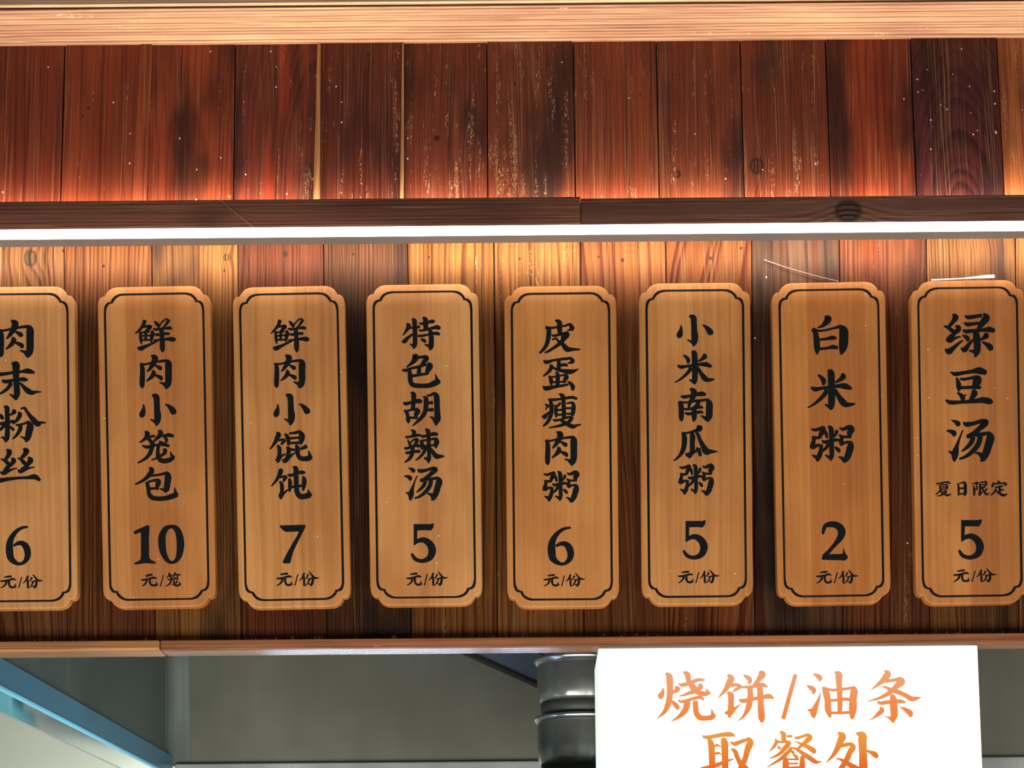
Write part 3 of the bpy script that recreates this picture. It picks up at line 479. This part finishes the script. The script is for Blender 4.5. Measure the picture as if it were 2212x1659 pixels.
# pale raw strips standing in two of the joints and one red one
m_raw = wood('raw_edge', (.34, .165, .058), (.20, .080, .024), 77.0, ring=.004, cx=.1, rough=.6, spec=.2)
m_rede = wood('red_edge', (.22, .045, .014), (.10, .017, .006), 79.0, ring=.004, cx=.1, speck=.2, spec=.2)
for u_t, w_t, u_b, w_b, m in ((687, 5, 683, 15, m_raw), (871, 2.5, 867.5, 9, m_raw), (309, 24, 300, 31, m_rede)):
    hh = (Z_BEAM-Z_LEDGE_T+.03)/math.cos(rx)
    x0, x1, x2, x3 = (xof(q_, 430) for q_ in (u_b-w_b/2, u_b+w_b/2, u_t-w_t/2, u_t+w_t/2))
    bm = bmesh.new(); xm = (x0+x1)/2
    F_ = [(x0-xm, 0), (x1-xm, 0), (x3-xm, hh), (x2-xm, hh)]
    A = [bm.verts.new((x, -.0007, z)) for x, z in F_]; B = [bm.verts.new((x, .010, z)) for x, z in F_]
    bm.faces.new(A); bm.faces.new(B)
    for k in range(4): bm.faces.new((A[k], A[(k+1) % 4], B[(k+1) % 4], B[k]))
    o = obj('edge_strip', bm, m, None, (xm, -.0014, 0)); o.rotation_euler.x = rx; o.parent = wall_up
    o['label'] = 'pale raw strip in the joint between two red planks' if m is m_raw else 'red speckled strip along the edge of a plank'

# ---------------------------------------------------------------- timber trims
yb = -.020
zbt = zof(11, yb)
m_pine = wood('pale_pine', (.375, .215, .120), (.145, .058, .031), 5.5, ring=.0027, cx=.20, y0=.0, tilt=.002, horizontal=True, ringc=.95, fibre=.7, streak=.5, lines=.6, rough=.55, spec=.2, worn=.25, wear_col=(.55, .36, .2), warp=.004)
bm = bmesh.new()                                        # one sloping face, looking down and out
sec = [(UP_T, 0), (yb, zbt-Z_BEAM-.001), (yb, zbt-Z_BEAM), (UP_T+.03, zbt-Z_BEAM), (UP_T+.03, 0)]
A = [bm.verts.new((-1.05, y, z)) for y, z in sec]; B = [bm.verts.new((1.05, y, z)) for y, z in sec]
bm.faces.new(A); bm.faces.new(B)
for k in range(5): bm.faces.new((A[k], A[(k+1) % 5], B[(k+1) % 5], B[k]))
beam = obj('trim_1', bm, m_pine, None, (0, 0, Z_BEAM))
tag(beam, 'pale pine batten with straight grain along the top of the red planks', None, None, 'structure')
m_grey = wood('weathered_pine', (.50, .34, .22), (.30, .17, .10), 8.5, ring=.005, cx=.06, y0=.03, tilt=.004, horizontal=True, rough=.6, spec=.3, knots=((.005, .015, .003), (.005, -.44, .002)))
top = boxo('trim_2', m_grey, (-1.05, 1.05, yb-.004, UP_T+.03, 0, .05), None, (0, 0, zof(7, yb)), .001)
tag(top, 'greyish weathered batten at the very top edge', None, None, 'structure')
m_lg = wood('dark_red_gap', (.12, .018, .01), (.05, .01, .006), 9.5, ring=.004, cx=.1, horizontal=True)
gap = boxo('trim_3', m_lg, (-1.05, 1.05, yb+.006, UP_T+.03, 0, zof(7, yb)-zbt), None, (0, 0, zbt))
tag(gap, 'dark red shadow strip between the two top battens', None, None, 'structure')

m_led1 = wood('ledge_wood', (.120, .048, .032), (.050, .019, .014), 12.5, ring=.0048, cx=.08, y0=.02, tilt=.012, horizontal=True, rough=.5, spec=.12, char=.2)
m_led2 = wood('ledge_wood_b', (.105, .047, .033), (.048, .021, .016), 15.5, ring=.0056, cx=.08, y0=.02, tilt=.010, horizontal=True, rough=.5, spec=.12, char=.2,
              knots=((.0145+LEDGE_Y+.0022, xof(1833, 455, LEDGE_Y)-.4, .0125),))
ledge = empty('trim_4', (0, 0, Z_LEDGE_B)); tag(ledge, 'dark brown ledge of two long boards above the light bar', None, None, 'structure')
xj = xof(1254, 455, LEDGE_Y)
LB = -.041                                              # back of the ledge's front boards; the planks run on up behind them
boxo('board', m_led1, (-1.05, xj-.0003, LEDGE_Y, LB, 0, Z_LEDGE_T-Z_LEDGE_B), ledge, None, .0008)
boxo('board', m_led2, (xj+.0003-.4, 1.05-.4, LEDGE_Y+.0022, LB, -.0006, Z_LEDGE_T-Z_LEDGE_B-.0009), ledge, (.4, 0, 0), .0008)
boxo('top_board', m_led1, (-1.05, 1.05, LB+.0002, -.002, Z_LEDGE_T-Z_LEDGE_B-.008, Z_LEDGE_T-Z_LEDGE_B-.001), ledge)

RY = -.012
Z_RAIL_B = zof(1399, RY)
y_rail_back = (Z_RAIL_B-CZ)/ray(U0, 1412)[1] - D
m_r1 = wood('rail_wood', (.40, .200, .064), (.26, .105, .032), 21.5, ring=.006, cx=.04, y0=.03, tilt=.004, horizontal=True, rough=.34, spec=.6, worn=.1)
m_r2 = wood('rail_wood_b', (.30, .120, .046), (.15, .045, .018), 24.5, ring=.005, cx=.04, y0=.03, tilt=.006, horizontal=True, rough=.30, spec=.6, worn=.2)
rail = empty('trim_5', (0, 0, Z_RAIL_B)); tag(rail, 'narrow varnished timber rail under the menu planks', None, None, 'structure')
xr = xof(346, 1390, RY)
boxo('board', m_r1, (-1.05, xr-.0003, RY-.0015, y_rail_back, -.0005, Z_RAIL_TOP-Z_RAIL_B), rail, None, .003)
boxo('board', m_r2, (xr+.0003, 1.05, RY, y_rail_back, .0003, Z_RAIL_TOP-Z_RAIL_B-.0003), rail, None, .0016)

# ---------------------------------------------------------------- light bar under the ledge, and the hidden strip on top of it
BY = LEDGE_Y+.0062                                       # plane of the rear strip
bar = empty('light_bar', (0, BY, Z_LEDGE_B)); tag(bar, 'long glowing white light bar fixed under the dark ledge', 'lamp')
BH = Z_LEDGE_B-zof(507.5, BY-.012)
BL = 1.03
LIP = .0056
bm = bmesh.new()
box(bm, -BL, BL, -.0112, LIP, -BH-.0010, -BH)                 # bottom lip, keeps the light off the board faces
box(bm, -BL, BL, -.0040, .0040, -.0010, -.0002)               # top plate
for sx in (-BL, BL-.002): box(bm, sx, sx+.002, -.0110, .0040, -BH, -.0002)
obj('housing', bm, M_ALU, bar)
boxo('diffuser', glow('lit_diffuser', (1, .985, .96), 7.5), (-BL+.002, BL-.002, -.0120, -.0046, -BH+.0001, -.0011), bar, None, .0012)
area('light_bar_glow', (0, BY+.0004, Z_LEDGE_B-.0012-(BH-.0016)/2), (math.pi/2, 0, 0), 2*BL-.01, BH-.0018, 7.2, (1.0, .93, .84))
area('ledge_top_strip', (0, -.012, Z_LEDGE_T+.0035), (math.radians(180-8), 0, 0), 2*BL, .006, 7.6, (1.0, .94, .85))

# ---------------------------------------------------------------- menu boards
BT = .0125
SB = (D-BT)/F
CORNER = [(0, 42), (.8, 33), (3, 26), (7, 21.3), (11, 19.6), (16.2, 18.8), (17.3, 15.5), (20, 11.5), (24, 7), (29, 3.6), (35, 1.3), (40, .4), (46, 0)]
def outline(w, h, corner, k=1.0):
    """closed outline (x right, z up, metres), origin in the middle, scalloped corners; inputs in pixels"""
    q = [(x*k, y*k) for x, y in corner]
    pts = [(-w/2+x, h/2-y) for x, y in q]
    pts += [(w/2-x, h/2-y) for x, y in reversed(q)]
    pts += [(w/2-x, -h/2+y) for x, y in q]
    pts += [(-w/2+x, -h/2+y) for x, y in reversed(q)]
    return [(x*SB, z*SB) for x, z in pts]
def board_wood(i, light, dark, seams):
    n = NT('board_wood_%d' % i); X, Y, Z = n.coord(); s = 40.3+i*3.7
    fib = n.noise(n.xyz(n.math('MULTIPLY_ADD', X, 900.0, s), n.math('MULTIPLY', Y, 200.0), n.math('MULTIPLY_ADD', Z, 9.0, s)), 1.0, 2.0, .6)
    wav = n.noise(n.xyz(n.math('MULTIPLY_ADD', X, 8.0, s), s, n.math('MULTIPLY_ADD', Z, 3.0, s)), 1.0, 2.0)
    rg = n.noise(n.xyz(n.math('MULTIPLY_ADD', n.math('MULTIPLY_ADD', wav, .02, X), 210.0, s), s, n.math('MULTIPLY', Z, 1.2)), 1.0, 1.0)
    mot = n.noise(n.xyz(n.math('MULTIPLY_ADD', X, 16.0, s*2), s*3, n.math('MULTIPLY_ADD', Z, 7.0, s)), 1.0, 3.0, .55)
    g = n.math('ADD', n.math('MULTIPLY', n.step(rg, .35, .75), .55), n.math('MULTIPLY', n.step(fib, .3, .75), .3), clamp=True)
    c = n.mix(g, light, dark)
    c = n.mix(n.step(mot, .3, .7), n.mix(1.0, c, (.86, .80, .72), 'MULTIPLY'), n.mix(1.0, c, (1.08, 1.08, 1.06), 'MULTIPLY'))
    for u, (r, gg, b) in seams:
        c = n.mix(n.math('GREATER_THAN', X, u*SB), c, n.mix(1.0, c, (r, gg, b), 'MULTIPLY'))
    vo = n.t.nodes.new('ShaderNodeTexVoronoi'); vo.inputs['Scale'].default_value = 70
    n.put(vo.inputs['Vector'], n.xyz(n.math('ADD', X, s), Y, Z))
    rs = n.t.nodes.new('ShaderNodeSeparateColor'); n.t.links.new(vo.outputs['Color'], rs.inputs[0])
    sm = n.math('MULTIPLY', n.step(vo.outputs['Distance'], .04, .07, 1.0, 0.0), n.math('GREATER_THAN', rs.outputs[0], .82))
    c = n.mix(n.math('MULTIPLY', sm, .7), c, (.85, .66, .42))
    n.bump(fib, .06, .0006)
    return n.out(c, n.step(fib, .2, .8, .42, .56), .35)
BOARD_K = .92
BW = [((.545, .262, .092), (.40, .170, .052)), ((.53, .235, .072), (.40, .155, .042)), ((.545, .250, .080), (.36, .150, .042)), ((.53, .238, .076), (.40, .160, .046)),
      ((.53, .225, .062), (.41, .155, .040)), ((.52, .232, .072), (.37, .145, .038)), ((.52, .212, .055), (.40, .145, .034)), ((.50, .205, .056), (.39, .142, .036))]
SEAMS = [[], [(-62, (.86, .77, .70)), (44, (1.10, 1.16, 1.2))], [(10, (.95, .93, .9))], [(20, (1.06, 1.12, 1.2)), (82, (1.04, 1.10, 1.15))], [(30, (.96, .97, 1.0))], [(45, (.95, .92, .86))],
         [(-48, (.80, .70, .62)), (78, (1.14, 1.28, 1.45))], [(-4, (.84, .77, .71)), (60, (1.09, 1.15, 1.2))]]
LABEL = ['honey wood menu board priced 6 with four characters, at the left end of the row',
         'honey wood menu board with five characters and the price 10',
         'honey wood menu board with the price 7',
         'honey wood menu board with five characters and price 5, between the 7 and 6 boards',
         'honey wood menu board with five characters and price 6, between two boards priced 5',
         'honey wood menu board with price 5 just left of the board priced 2',
         'honey wood menu board with three large characters and the price 2',
         'honey wood menu board with a small line of four characters above its price 5']
def lettering(name, faces, to_local, mat, parent, y):
    bm = bmesh.new()
    for si, f in faces:                                    # each stroke lies a hair over the one before
        vs = [bm.verts.new(to_local(u, v, y-si*1.2e-5)) for u, v in f]
        try: bm.faces.new(vs)
        except ValueError: pass
    me = bpy.data.meshes.new(name)
    for f in bm.faces:
        f.normal_update()
        if f.normal.y > 0: f.normal_flip()
    bm.to_mesh(me); bm.free(); me.materials.append(mat)
    return link(bpy.data.objects.new(name, me), parent)

for i, b in enumerate(BOARDS):
    lt, rt, lb, rb, t, bo = b['px']
    y_off = -.0016
    yf = y_off-BT
    TL, BLc, TR, BR = (P(u, v, yf) for u, v in ((lt, t), (lb, bo), (rt, t), (rb, bo)))
    up = ((TL+TR)/2-(BLc+BR)/2); h = up.length; w = (((TR-TL).length)+((BR-BLc).length))/2
    ang = math.atan2(up.x, up.z)
    base = (BLc+BR)/2
    wp, hp = w/SB, h/SB
    mat = board_wood(i, *[tuple(q*BOARD_K for q in c_) for c_ in BW[i]], SEAMS[i])
    bm = bmesh.new()
    o1 = outline(wp, hp, CORNER); bev = .0011
    o2 = [(x*(1-bev/(w/2)), z*(1-bev/(h/2))) for x, z in o1]
    o15 = [(x*(1-.3*bev/(w/2)), z*(1-.3*bev/(h/2))) for x, z in o1]
    rings = [[bm.verts.new((x, yy, z+h/2)) for x, z in oo] for oo, yy in ((o1, 0), (o1, -BT+bev), (o15, -BT+bev*.3), (o2, -BT))]
    n_ = len(o1)
    for A, B in zip(rings, rings[1:]):
        for k in range(n_): bm.faces.new((A[k], A[(k+1) % n_], B[(k+1) % n_], B[k]))
    bm.faces.new(rings[0]); bm.faces.new(rings[-1])
    mb = obj('menu_board', bm, mat, None, (base.x, y_off, base.z))
    mb.rotation_euler.y = ang
    tag(mb, LABEL[i], 'sign board', 'menu boards hung in a row on the planks')
    inv = (Matrix.Translation((base.x, y_off, base.z)) @ Matrix.Rotation(ang, 4, 'Y')).inverted()
    def to_local(u, v, y, inv=inv, yf=yf): 
        p = inv @ P(u, v, yf); return Vector((p.x, y, p.z))
    # black border line
    bm = bmesh.new()
    wl, hl = wp-27, hp-29
    oa = outline(wl, hl, CORNER, .93)
    ob = outline(wl-9.6, hl-8.2, CORNER, .90)
    jit = random.Random(i+3)
    A = [bm.verts.new((x+jit.uniform(-1, 1)*.00012, -BT-.00018, z+h/2+jit.uniform(-1, 1)*.00012)) for x, z in oa]
    B = [bm.verts.new((x+jit.uniform(-1, 1)*.00020, -BT-.00018, z+h/2+jit.uniform(-1, 1)*.00020)) for x, z in ob]
    for k in range(len(A)): bm.faces.new((A[k], A[(k+1) % len(A)], B[(k+1) % len(A)], B[k]))
    obj('border_line', bm, M_INK, mb)
    groups = {}
    unit = []
    for kind, gname, gbox in b['txt']:
        faces = glyph_fit(gname, gbox)
        if kind == 'unit': unit += faces
        elif kind == 'season_note': groups.setdefault('season_note', []).extend(faces)
        else: lettering(kind, faces, to_local, M_INK, mb, -BT-.00022)
    for k, f in groups.items(): lettering(k, f, to_local, M_INK, mb, -BT-.00022)
    lettering('price_unit', unit, to_local, M_INK, mb, -BT-.00022)

# clear film caught on the top edge of the last board
n = NT('clear_film'); n.out((.95, .93, .9), .12, .6); n.b.inputs['Transmission Weight'].default_value = .5; n.b.inputs['Alpha'].default_value = .6
q = [P(u, v, -.009) for u, v in ((2012, 606), (2090, 602), (2149, 600), (2148, 593), (2128, 594), (2080, 600), (2012, 603))]
bm = bmesh.new(); a = [bm.verts.new(p) for p in q]; c = [bm.verts.new(p+Vector((0, .0006, 0))) for p in q]
bm.faces.new(a); bm.faces.new(c)
for k in range(len(a)): bm.faces.new((a[k], a[(k+1) % len(a)], c[(k+1) % len(a)], c[k]))
tag(obj('film_scrap', bm, n.m), 'torn scrap of clear film on the top edge of the last menu board', 'film')
# loose strands of web
m_web = plain('web', (.22, .13, .09), .8, 0, .1)
for pts, lab in (([(470, 425, -.0555), (500, 452, -.0562), (524, 472, -.0570), (547, 490, -.0580)], 'thin loose strand hanging across the dark ledge above the light bar'),
                 ([(1650, 561, -.003), (1700, 578, -.0045), (1755, 594, -.0045), (1812, 608, -.003)], 'thin dusty strand stretched over the grey brown plank above the price 2 board')):
    bm = bmesh.new(); tube(bm, [P(*p) for p in pts], .00028 if pts[0][1] < 500 else .00042, 5)
    tag(obj('web_strand', bm, m_web), lab, 'strand')

# ---------------------------------------------------------------- lit sign below the rail
TILT = math.atan(.02/.13)
SY = RY-.004
s_o = P(1700, 1395, SY)                       # top centre of the face
sign = empty('light_box_sign', s_o); sign.rotation_euler.x = 0
RS = Matrix.Translation(s_o) @ Matrix.Rotation(-.11, 4, 'X')
RSi = RS.inverted(); nrm = (RS.to_3x3() @ Vector((0, -1, 0)))
cam_p = Vector((0, -D, CZ))
def on_sign(u, v):
    dx, dz = ray(u, v); d = Vector((dx, 1, dz)); t = (s_o-cam_p).dot(nrm)/d.dot(nrm)
    return RSi @ (cam_p+d*t)
sign.rotation_euler.x = -.11
tag(sign, 'white glowing light box sign with orange characters under the rail', 'light box')
a = on_sign(1291, 1397.5); bq = on_sign(2112, 1392); c = on_sign(1297, 1659); e = on_sign(2124, 1659)
xl, xr_ = (a.x+c.x)/2, (bq.x+e.x)/2
zb = on_sign(1700, 1765).z
n = NT('sign_rim'); n.out((.80, .86, .80), .3, .5); n.put(n.b.inputs['Emission Color'], (.80, .93, .80)); n.b.inputs['Emission Strength'].default_value = .75
boxo('casing', n.m, (xl, xr_, .0015, .085, zb, -.0004), sign, None, .002)
boxo('lit_face', glow('sign_face', (1, 1, .99), 1.7), (xl+.0022, xr_-.0012, -.0015, .0014, zb+.002, -.0022), sign, None, .0012)
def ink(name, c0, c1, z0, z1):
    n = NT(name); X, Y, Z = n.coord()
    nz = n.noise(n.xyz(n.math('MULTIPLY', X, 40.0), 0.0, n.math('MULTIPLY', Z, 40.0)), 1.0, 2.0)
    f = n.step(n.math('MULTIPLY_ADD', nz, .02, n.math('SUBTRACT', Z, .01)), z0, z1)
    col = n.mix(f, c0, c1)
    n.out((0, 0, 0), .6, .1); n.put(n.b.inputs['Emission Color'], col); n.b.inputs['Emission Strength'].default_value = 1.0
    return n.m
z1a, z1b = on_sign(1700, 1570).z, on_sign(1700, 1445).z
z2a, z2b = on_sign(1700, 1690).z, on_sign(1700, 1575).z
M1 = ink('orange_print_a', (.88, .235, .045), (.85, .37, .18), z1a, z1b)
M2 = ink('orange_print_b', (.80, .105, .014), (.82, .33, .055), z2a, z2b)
def sg(u, v, y):
    p = on_sign(u, v); return Vector((p.x, y, p.z))
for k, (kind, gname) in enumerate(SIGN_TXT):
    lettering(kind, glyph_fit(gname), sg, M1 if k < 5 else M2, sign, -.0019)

# ---------------------------------------------------------------- kitchen behind
m_pale = NT('pale_kitchen_wall'); X, Y, Z = m_pale.coord()
pn = m_pale.noise(m_pale.xyz(m_pale.math('MULTIPLY', X, 2.0), Y, m_pale.math('MULTIPLY', Z, 3.0)), 1.0, 2.0)
m_pale = m_pale.out(m_pale.mix(m_pale.step(pn, .3, .7), (.62, .68, .64), (.72, .75, .62)), .45, .4)
m_dark = plain('kitchen_ceiling', (.22, .23, .22), .7)
m_floor = plain('kitchen_floor', (.18, .17, .16), .6)
YB = 2.35
boxo('wall_back', m_pale, (-2.4, 2.4, YB, YB+.05, 0, 2.75)); tag(bpy.data.objects['wall_back'], 'pale kitchen wall far behind the counter', kind='structure')
boxo('wall_left', m_pale, (-2.45, -2.4, .1, YB, 0, 2.75)); tag(bpy.data.objects['wall_left'], 'pale kitchen side wall on the left', kind='structure')
boxo('wall_right', m_pale, (2.4, 2.45, .1, YB, 0, 2.75)); tag(bpy.data.objects['wall_right'], 'pale kitchen side wall on the right', kind='structure')
boxo('ceiling', m_dark, (-2.45, 2.45, .06, YB+.05, 2.75, 2.8)); tag(bpy.data.objects['ceiling'], 'dim kitchen ceiling', kind='structure')
boxo('floor', m_floor, (-2.45, 2.45, -4.0, YB+.05, -.05, 0)); tag(bpy.data.objects['floor'], 'dark floor', kind='structure')

hx = -.6144; hz0 = CZ+.3219; hz1 = CZ+.3600; YH = 3.04-D
hood = empty('range_hood', (0, YH, hz0)); tag(hood, 'large dull steel range hood with a blue reflection painted on its gutter, seen from below', 'range hood')
m_h1 = steel('dull_steel_side', (.115, .135, .115), .45, .35)
m_h2 = steel('dull_steel_back', (.190, .185, .140), .45, .35, .25, .15)
m_h3 = steel('corner_steel', (.135, .150, .125), .6, .15)
m_blue = steel('blue_reflection_steel', (.085, .235, .330), .32, .25, .15, .12)  # a blue reflection put into the gutter's base colour
m_cyan = steel('blue_edge_highlight', (.24, .72, .98), .30, .0, .1, .1)  # light caught on the gutter's arris, painted as a pale blue strip
m_mir = plain('polished_steel', (.80, .82, .84), .06, 1.0)
m_lip = steel('bright_steel_lip', (.55, .58, .55), .35, .5, .3, .3)
def hb(name, mat, x0, x1, y0, y1, z0, z1, bev=0.0):
    return boxo(name, mat, (x0, x1, y0-YH, y1-YH, z0-hz0, z1-hz0), hood, None, bev)
Y0H = .12
zt = CZ+.78
hb('side_panel', m_h1, hx-.009, hx-.006, Y0H, YH-.012, hz1-.02, zt)
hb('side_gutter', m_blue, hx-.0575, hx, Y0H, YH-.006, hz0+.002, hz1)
hb('gutter_edge_glint', m_cyan, hx-.0035, hx+.0022, Y0H, YH-.006, hz0-.001, hz0+.0038, .001)
hb('gutter_underside', m_mir, hx-.0575, hx-.0036, Y0H, YH-.004, hz0, hz0+.0018)
hb('underside_edge', m_lip, hx-.0600, hx-.0576, Y0H, YH-.004, hz0-.0006, hz0+.006, .0005)
zb_ = zof(1645, YH-.006)
hb('back_panel', m_h2, hx+.028, 1.6, YH, YH+.003, zb_-.01, zt)
hb('back_gutter', m_lip, hx+.004, 1.6, YH-.012, YH-.0005, zb_-.035, zb_, .002)
bm = bmesh.new()                                            # rounded corner sheet between side and back
prev = None
pts = [(hx-.006, YH-.035)]+[(hx-.006+.026*(1-math.cos(t)), YH-.026+.026*math.sin(t)) for t in [k*math.pi/16 for k in range(9)]]+[(hx+.032, YH-.0006)]
ring0 = [bm.verts.new((x, y-YH, zb_-.004-hz0)) for x, y in pts]; ring1 = [bm.verts.new((x, y-YH, zt-hz0)) for x, y in pts]
for k in range(len(pts)-1): bm.faces.new((ring0[k], ring0[k+1], ring1[k+1], ring1[k]))
oc = obj('corner_sheet', bm, m_h3, hood, None, True)
md = oc.modifiers.new('thick', 'SOLIDIFY'); md.thickness = .0012
hb('seam', plain('seam_dark', (.03, .03, .028), .8), hx-.0058, hx-.0042, YH-.033, YH-.030, zb_, zt)
hb('top_panel', m_h1, hx-.02, 1.6, Y0H, YH+.003, zt, zt+.003)
# sloping baffle behind the pots
y_bf = .86
q0, q1 = P(985, 1401, y_bf), P(1330, 1556, y_bf)
dirv = (q1-q0).normalized(); upv = Vector((-dirv.z, 0, dirv.x))
m_bf = steel('blue_grey_steel', (.125, .175, .235), .35, .4, .2, .2)
bf = empty('baffle', q0-Vector((0, YH, hz0)), hood)
for k, (d0, d1, yy) in enumerate(((.0, .0042, -.004), (.0042, .048, 0), (.050, .062, -.008), (.0625, .078, -.003), (.080, .2, -.010))):
    bm = bmesh.new()
    lo = [q0-dirv*.15+upv*d0, q1+dirv*.5+upv*d0, q1+dirv*.5+upv*d1, q0-dirv*.15+upv*d1]
    A = [bm.verts.new(p-q0+Vector((0, yy, 0))) for p in lo]; B = [bm.verts.new(p-q0+Vector((0, .03, 0))) for p in lo]
    bm.faces.new(A); bm.faces.new(B)
    for j in range(4): bm.faces.new((A[j], A[(j+1) % 4], B[(j+1) % 4], B[j]))
    obj('baffle_slat', bm, M_GAP if k == 0 else m_bf, bf)

# stacked steel pots beside the sign
YP = .62
k = (D+YP)/F
axis = P(1252, 1560, YP)
def pz(v): return P(1252, v, YP).z
R = 94*k
m_pot = NT('dark_polished_pot'); X, Y, Z = m_pot.coord()
sn = m_pot.noise(m_pot.xyz(m_pot.math('MULTIPLY', X, 30.0), m_pot.math('MULTIPLY', Y, 30.0), m_pot.math('MULTIPLY', Z, 6.0)), 1.0, 3.0)
m_pot = m_pot.out(m_pot.mix(m_pot.step(sn, .35, .7), (.30, .31, .30), (.19, .19, .175)), m_pot.step(sn, .3, .7, .20, .36), .6, .75)
m_potbase = plain('dark_pot_base', (.075, .078, .072), .5, .4)
m_rim = plain('pot_rim', (.42, .46, .48), .22, .9)
def pot(vr, vb, vs, vbase, lab):
    z0 = pz(vbase)
    o = empty('steel_pot', (axis.x, YP, z0)); tag(o, lab, 'pot', 'stacked steel pots')
    zr, zb2, zs = pz(vr)-z0, pz(vb)-z0, pz(vs)-z0
    bm = bmesh.new()
    lathe(bm, [(R*.885, zs), (R*.92, zs+.004), (R*.955, zs+.014), (R*.965, zs+.03), (R*.965, zr-.002), (R*.96, zr+.002), (R*.93, zr+.002), (R*.92, zs+.01)])
    obj('body', bm, m_pot, o, None, True)
    bm = bmesh.new()
    lathe(bm, [(R*.84, 0), (R*.87, .0025), (R*.895, zs*.5), (R*.885, zs+.0005)])
    obj('base', bm, m_potbase, o, None, True)
    bm = bmesh.new()
    lathe(bm, [(R*.962, zr-.0052), (R*1.0, zr-.0036), (R*1.045, zr+.0004), (R*1.05, zr+.0026), (R*1.03, zr+.0046), (R*.962, zr+.0044)])
    obj('rim', bm, m_rim, o, None, True)
    return o
pot(1432, 1513, 1519, 1549, 'upper dark steel pot of the stack, close under the rail')
pot(1557, 1652, 1658, 1690, 'lower dark steel pot, with the other pot standing in it')
zs_ = pz(1690)
rack = empty('steel_rack', (axis.x, YP, 0)); tag(rack, 'steel rack carrying the stacked pots beside the light box', 'rack')
boxo('shelf', m_h3, (-.16, .42, -.15, .18, zs_-.022, zs_-.0002), rack, None, .002)
for x_ in (-.15, .38):
    for y_ in (-.14, .15): boxo('leg', m_h3, (x_, x_+.025, y_, y_+.025, 0, zs_-.022), rack)
# unseen shelf and boxes, added to be mirrored in the gutter's underside
ws = boxo('wall_shelf', m_lip, (-1.75, -.55, YB-.22, YB, 1.44, 1.46), None, None, .002); tag(ws, 'unseen steel shelf added under the mirrored boxes', 'shelf')
for x0, x1, hh, cc, lab in ((-1.50, -1.20, .16, (.20, .62, .75), 'unseen cyan box added for its reflection in the gutter'), (-1.17, -1.06, .14, (.30, .36, .42), 'unseen grey box added for its reflection in the gutter'),
                            (-1.03, -.93, .20, (.03, .06, .12), 'unseen navy box added for its reflection in the gutter'), (-.90, -.80, .22, (.80, .76, .72), 'unseen white box added for its reflection in the gutter'),
                            (-.77, -.68, .24, (.18, .50, .34), 'unseen green box added for its reflection in the gutter')):
    o = empty('reflection_box', ((x0+x1)/2, YB-.11, 1.46)); tag(o, lab, 'box', 'unseen boxes added for their reflections')
    w_ = (x1-x0)/2; mm = plain('box_paint', cc, .4)
    boxo('body', mm, (-w_, w_, -.1, .1, 0, hh-.02), o, None, .004); boxo('lid', mm, (-w_-.003, w_+.003, -.103, .103, hh-.02, hh), o, None, .004)
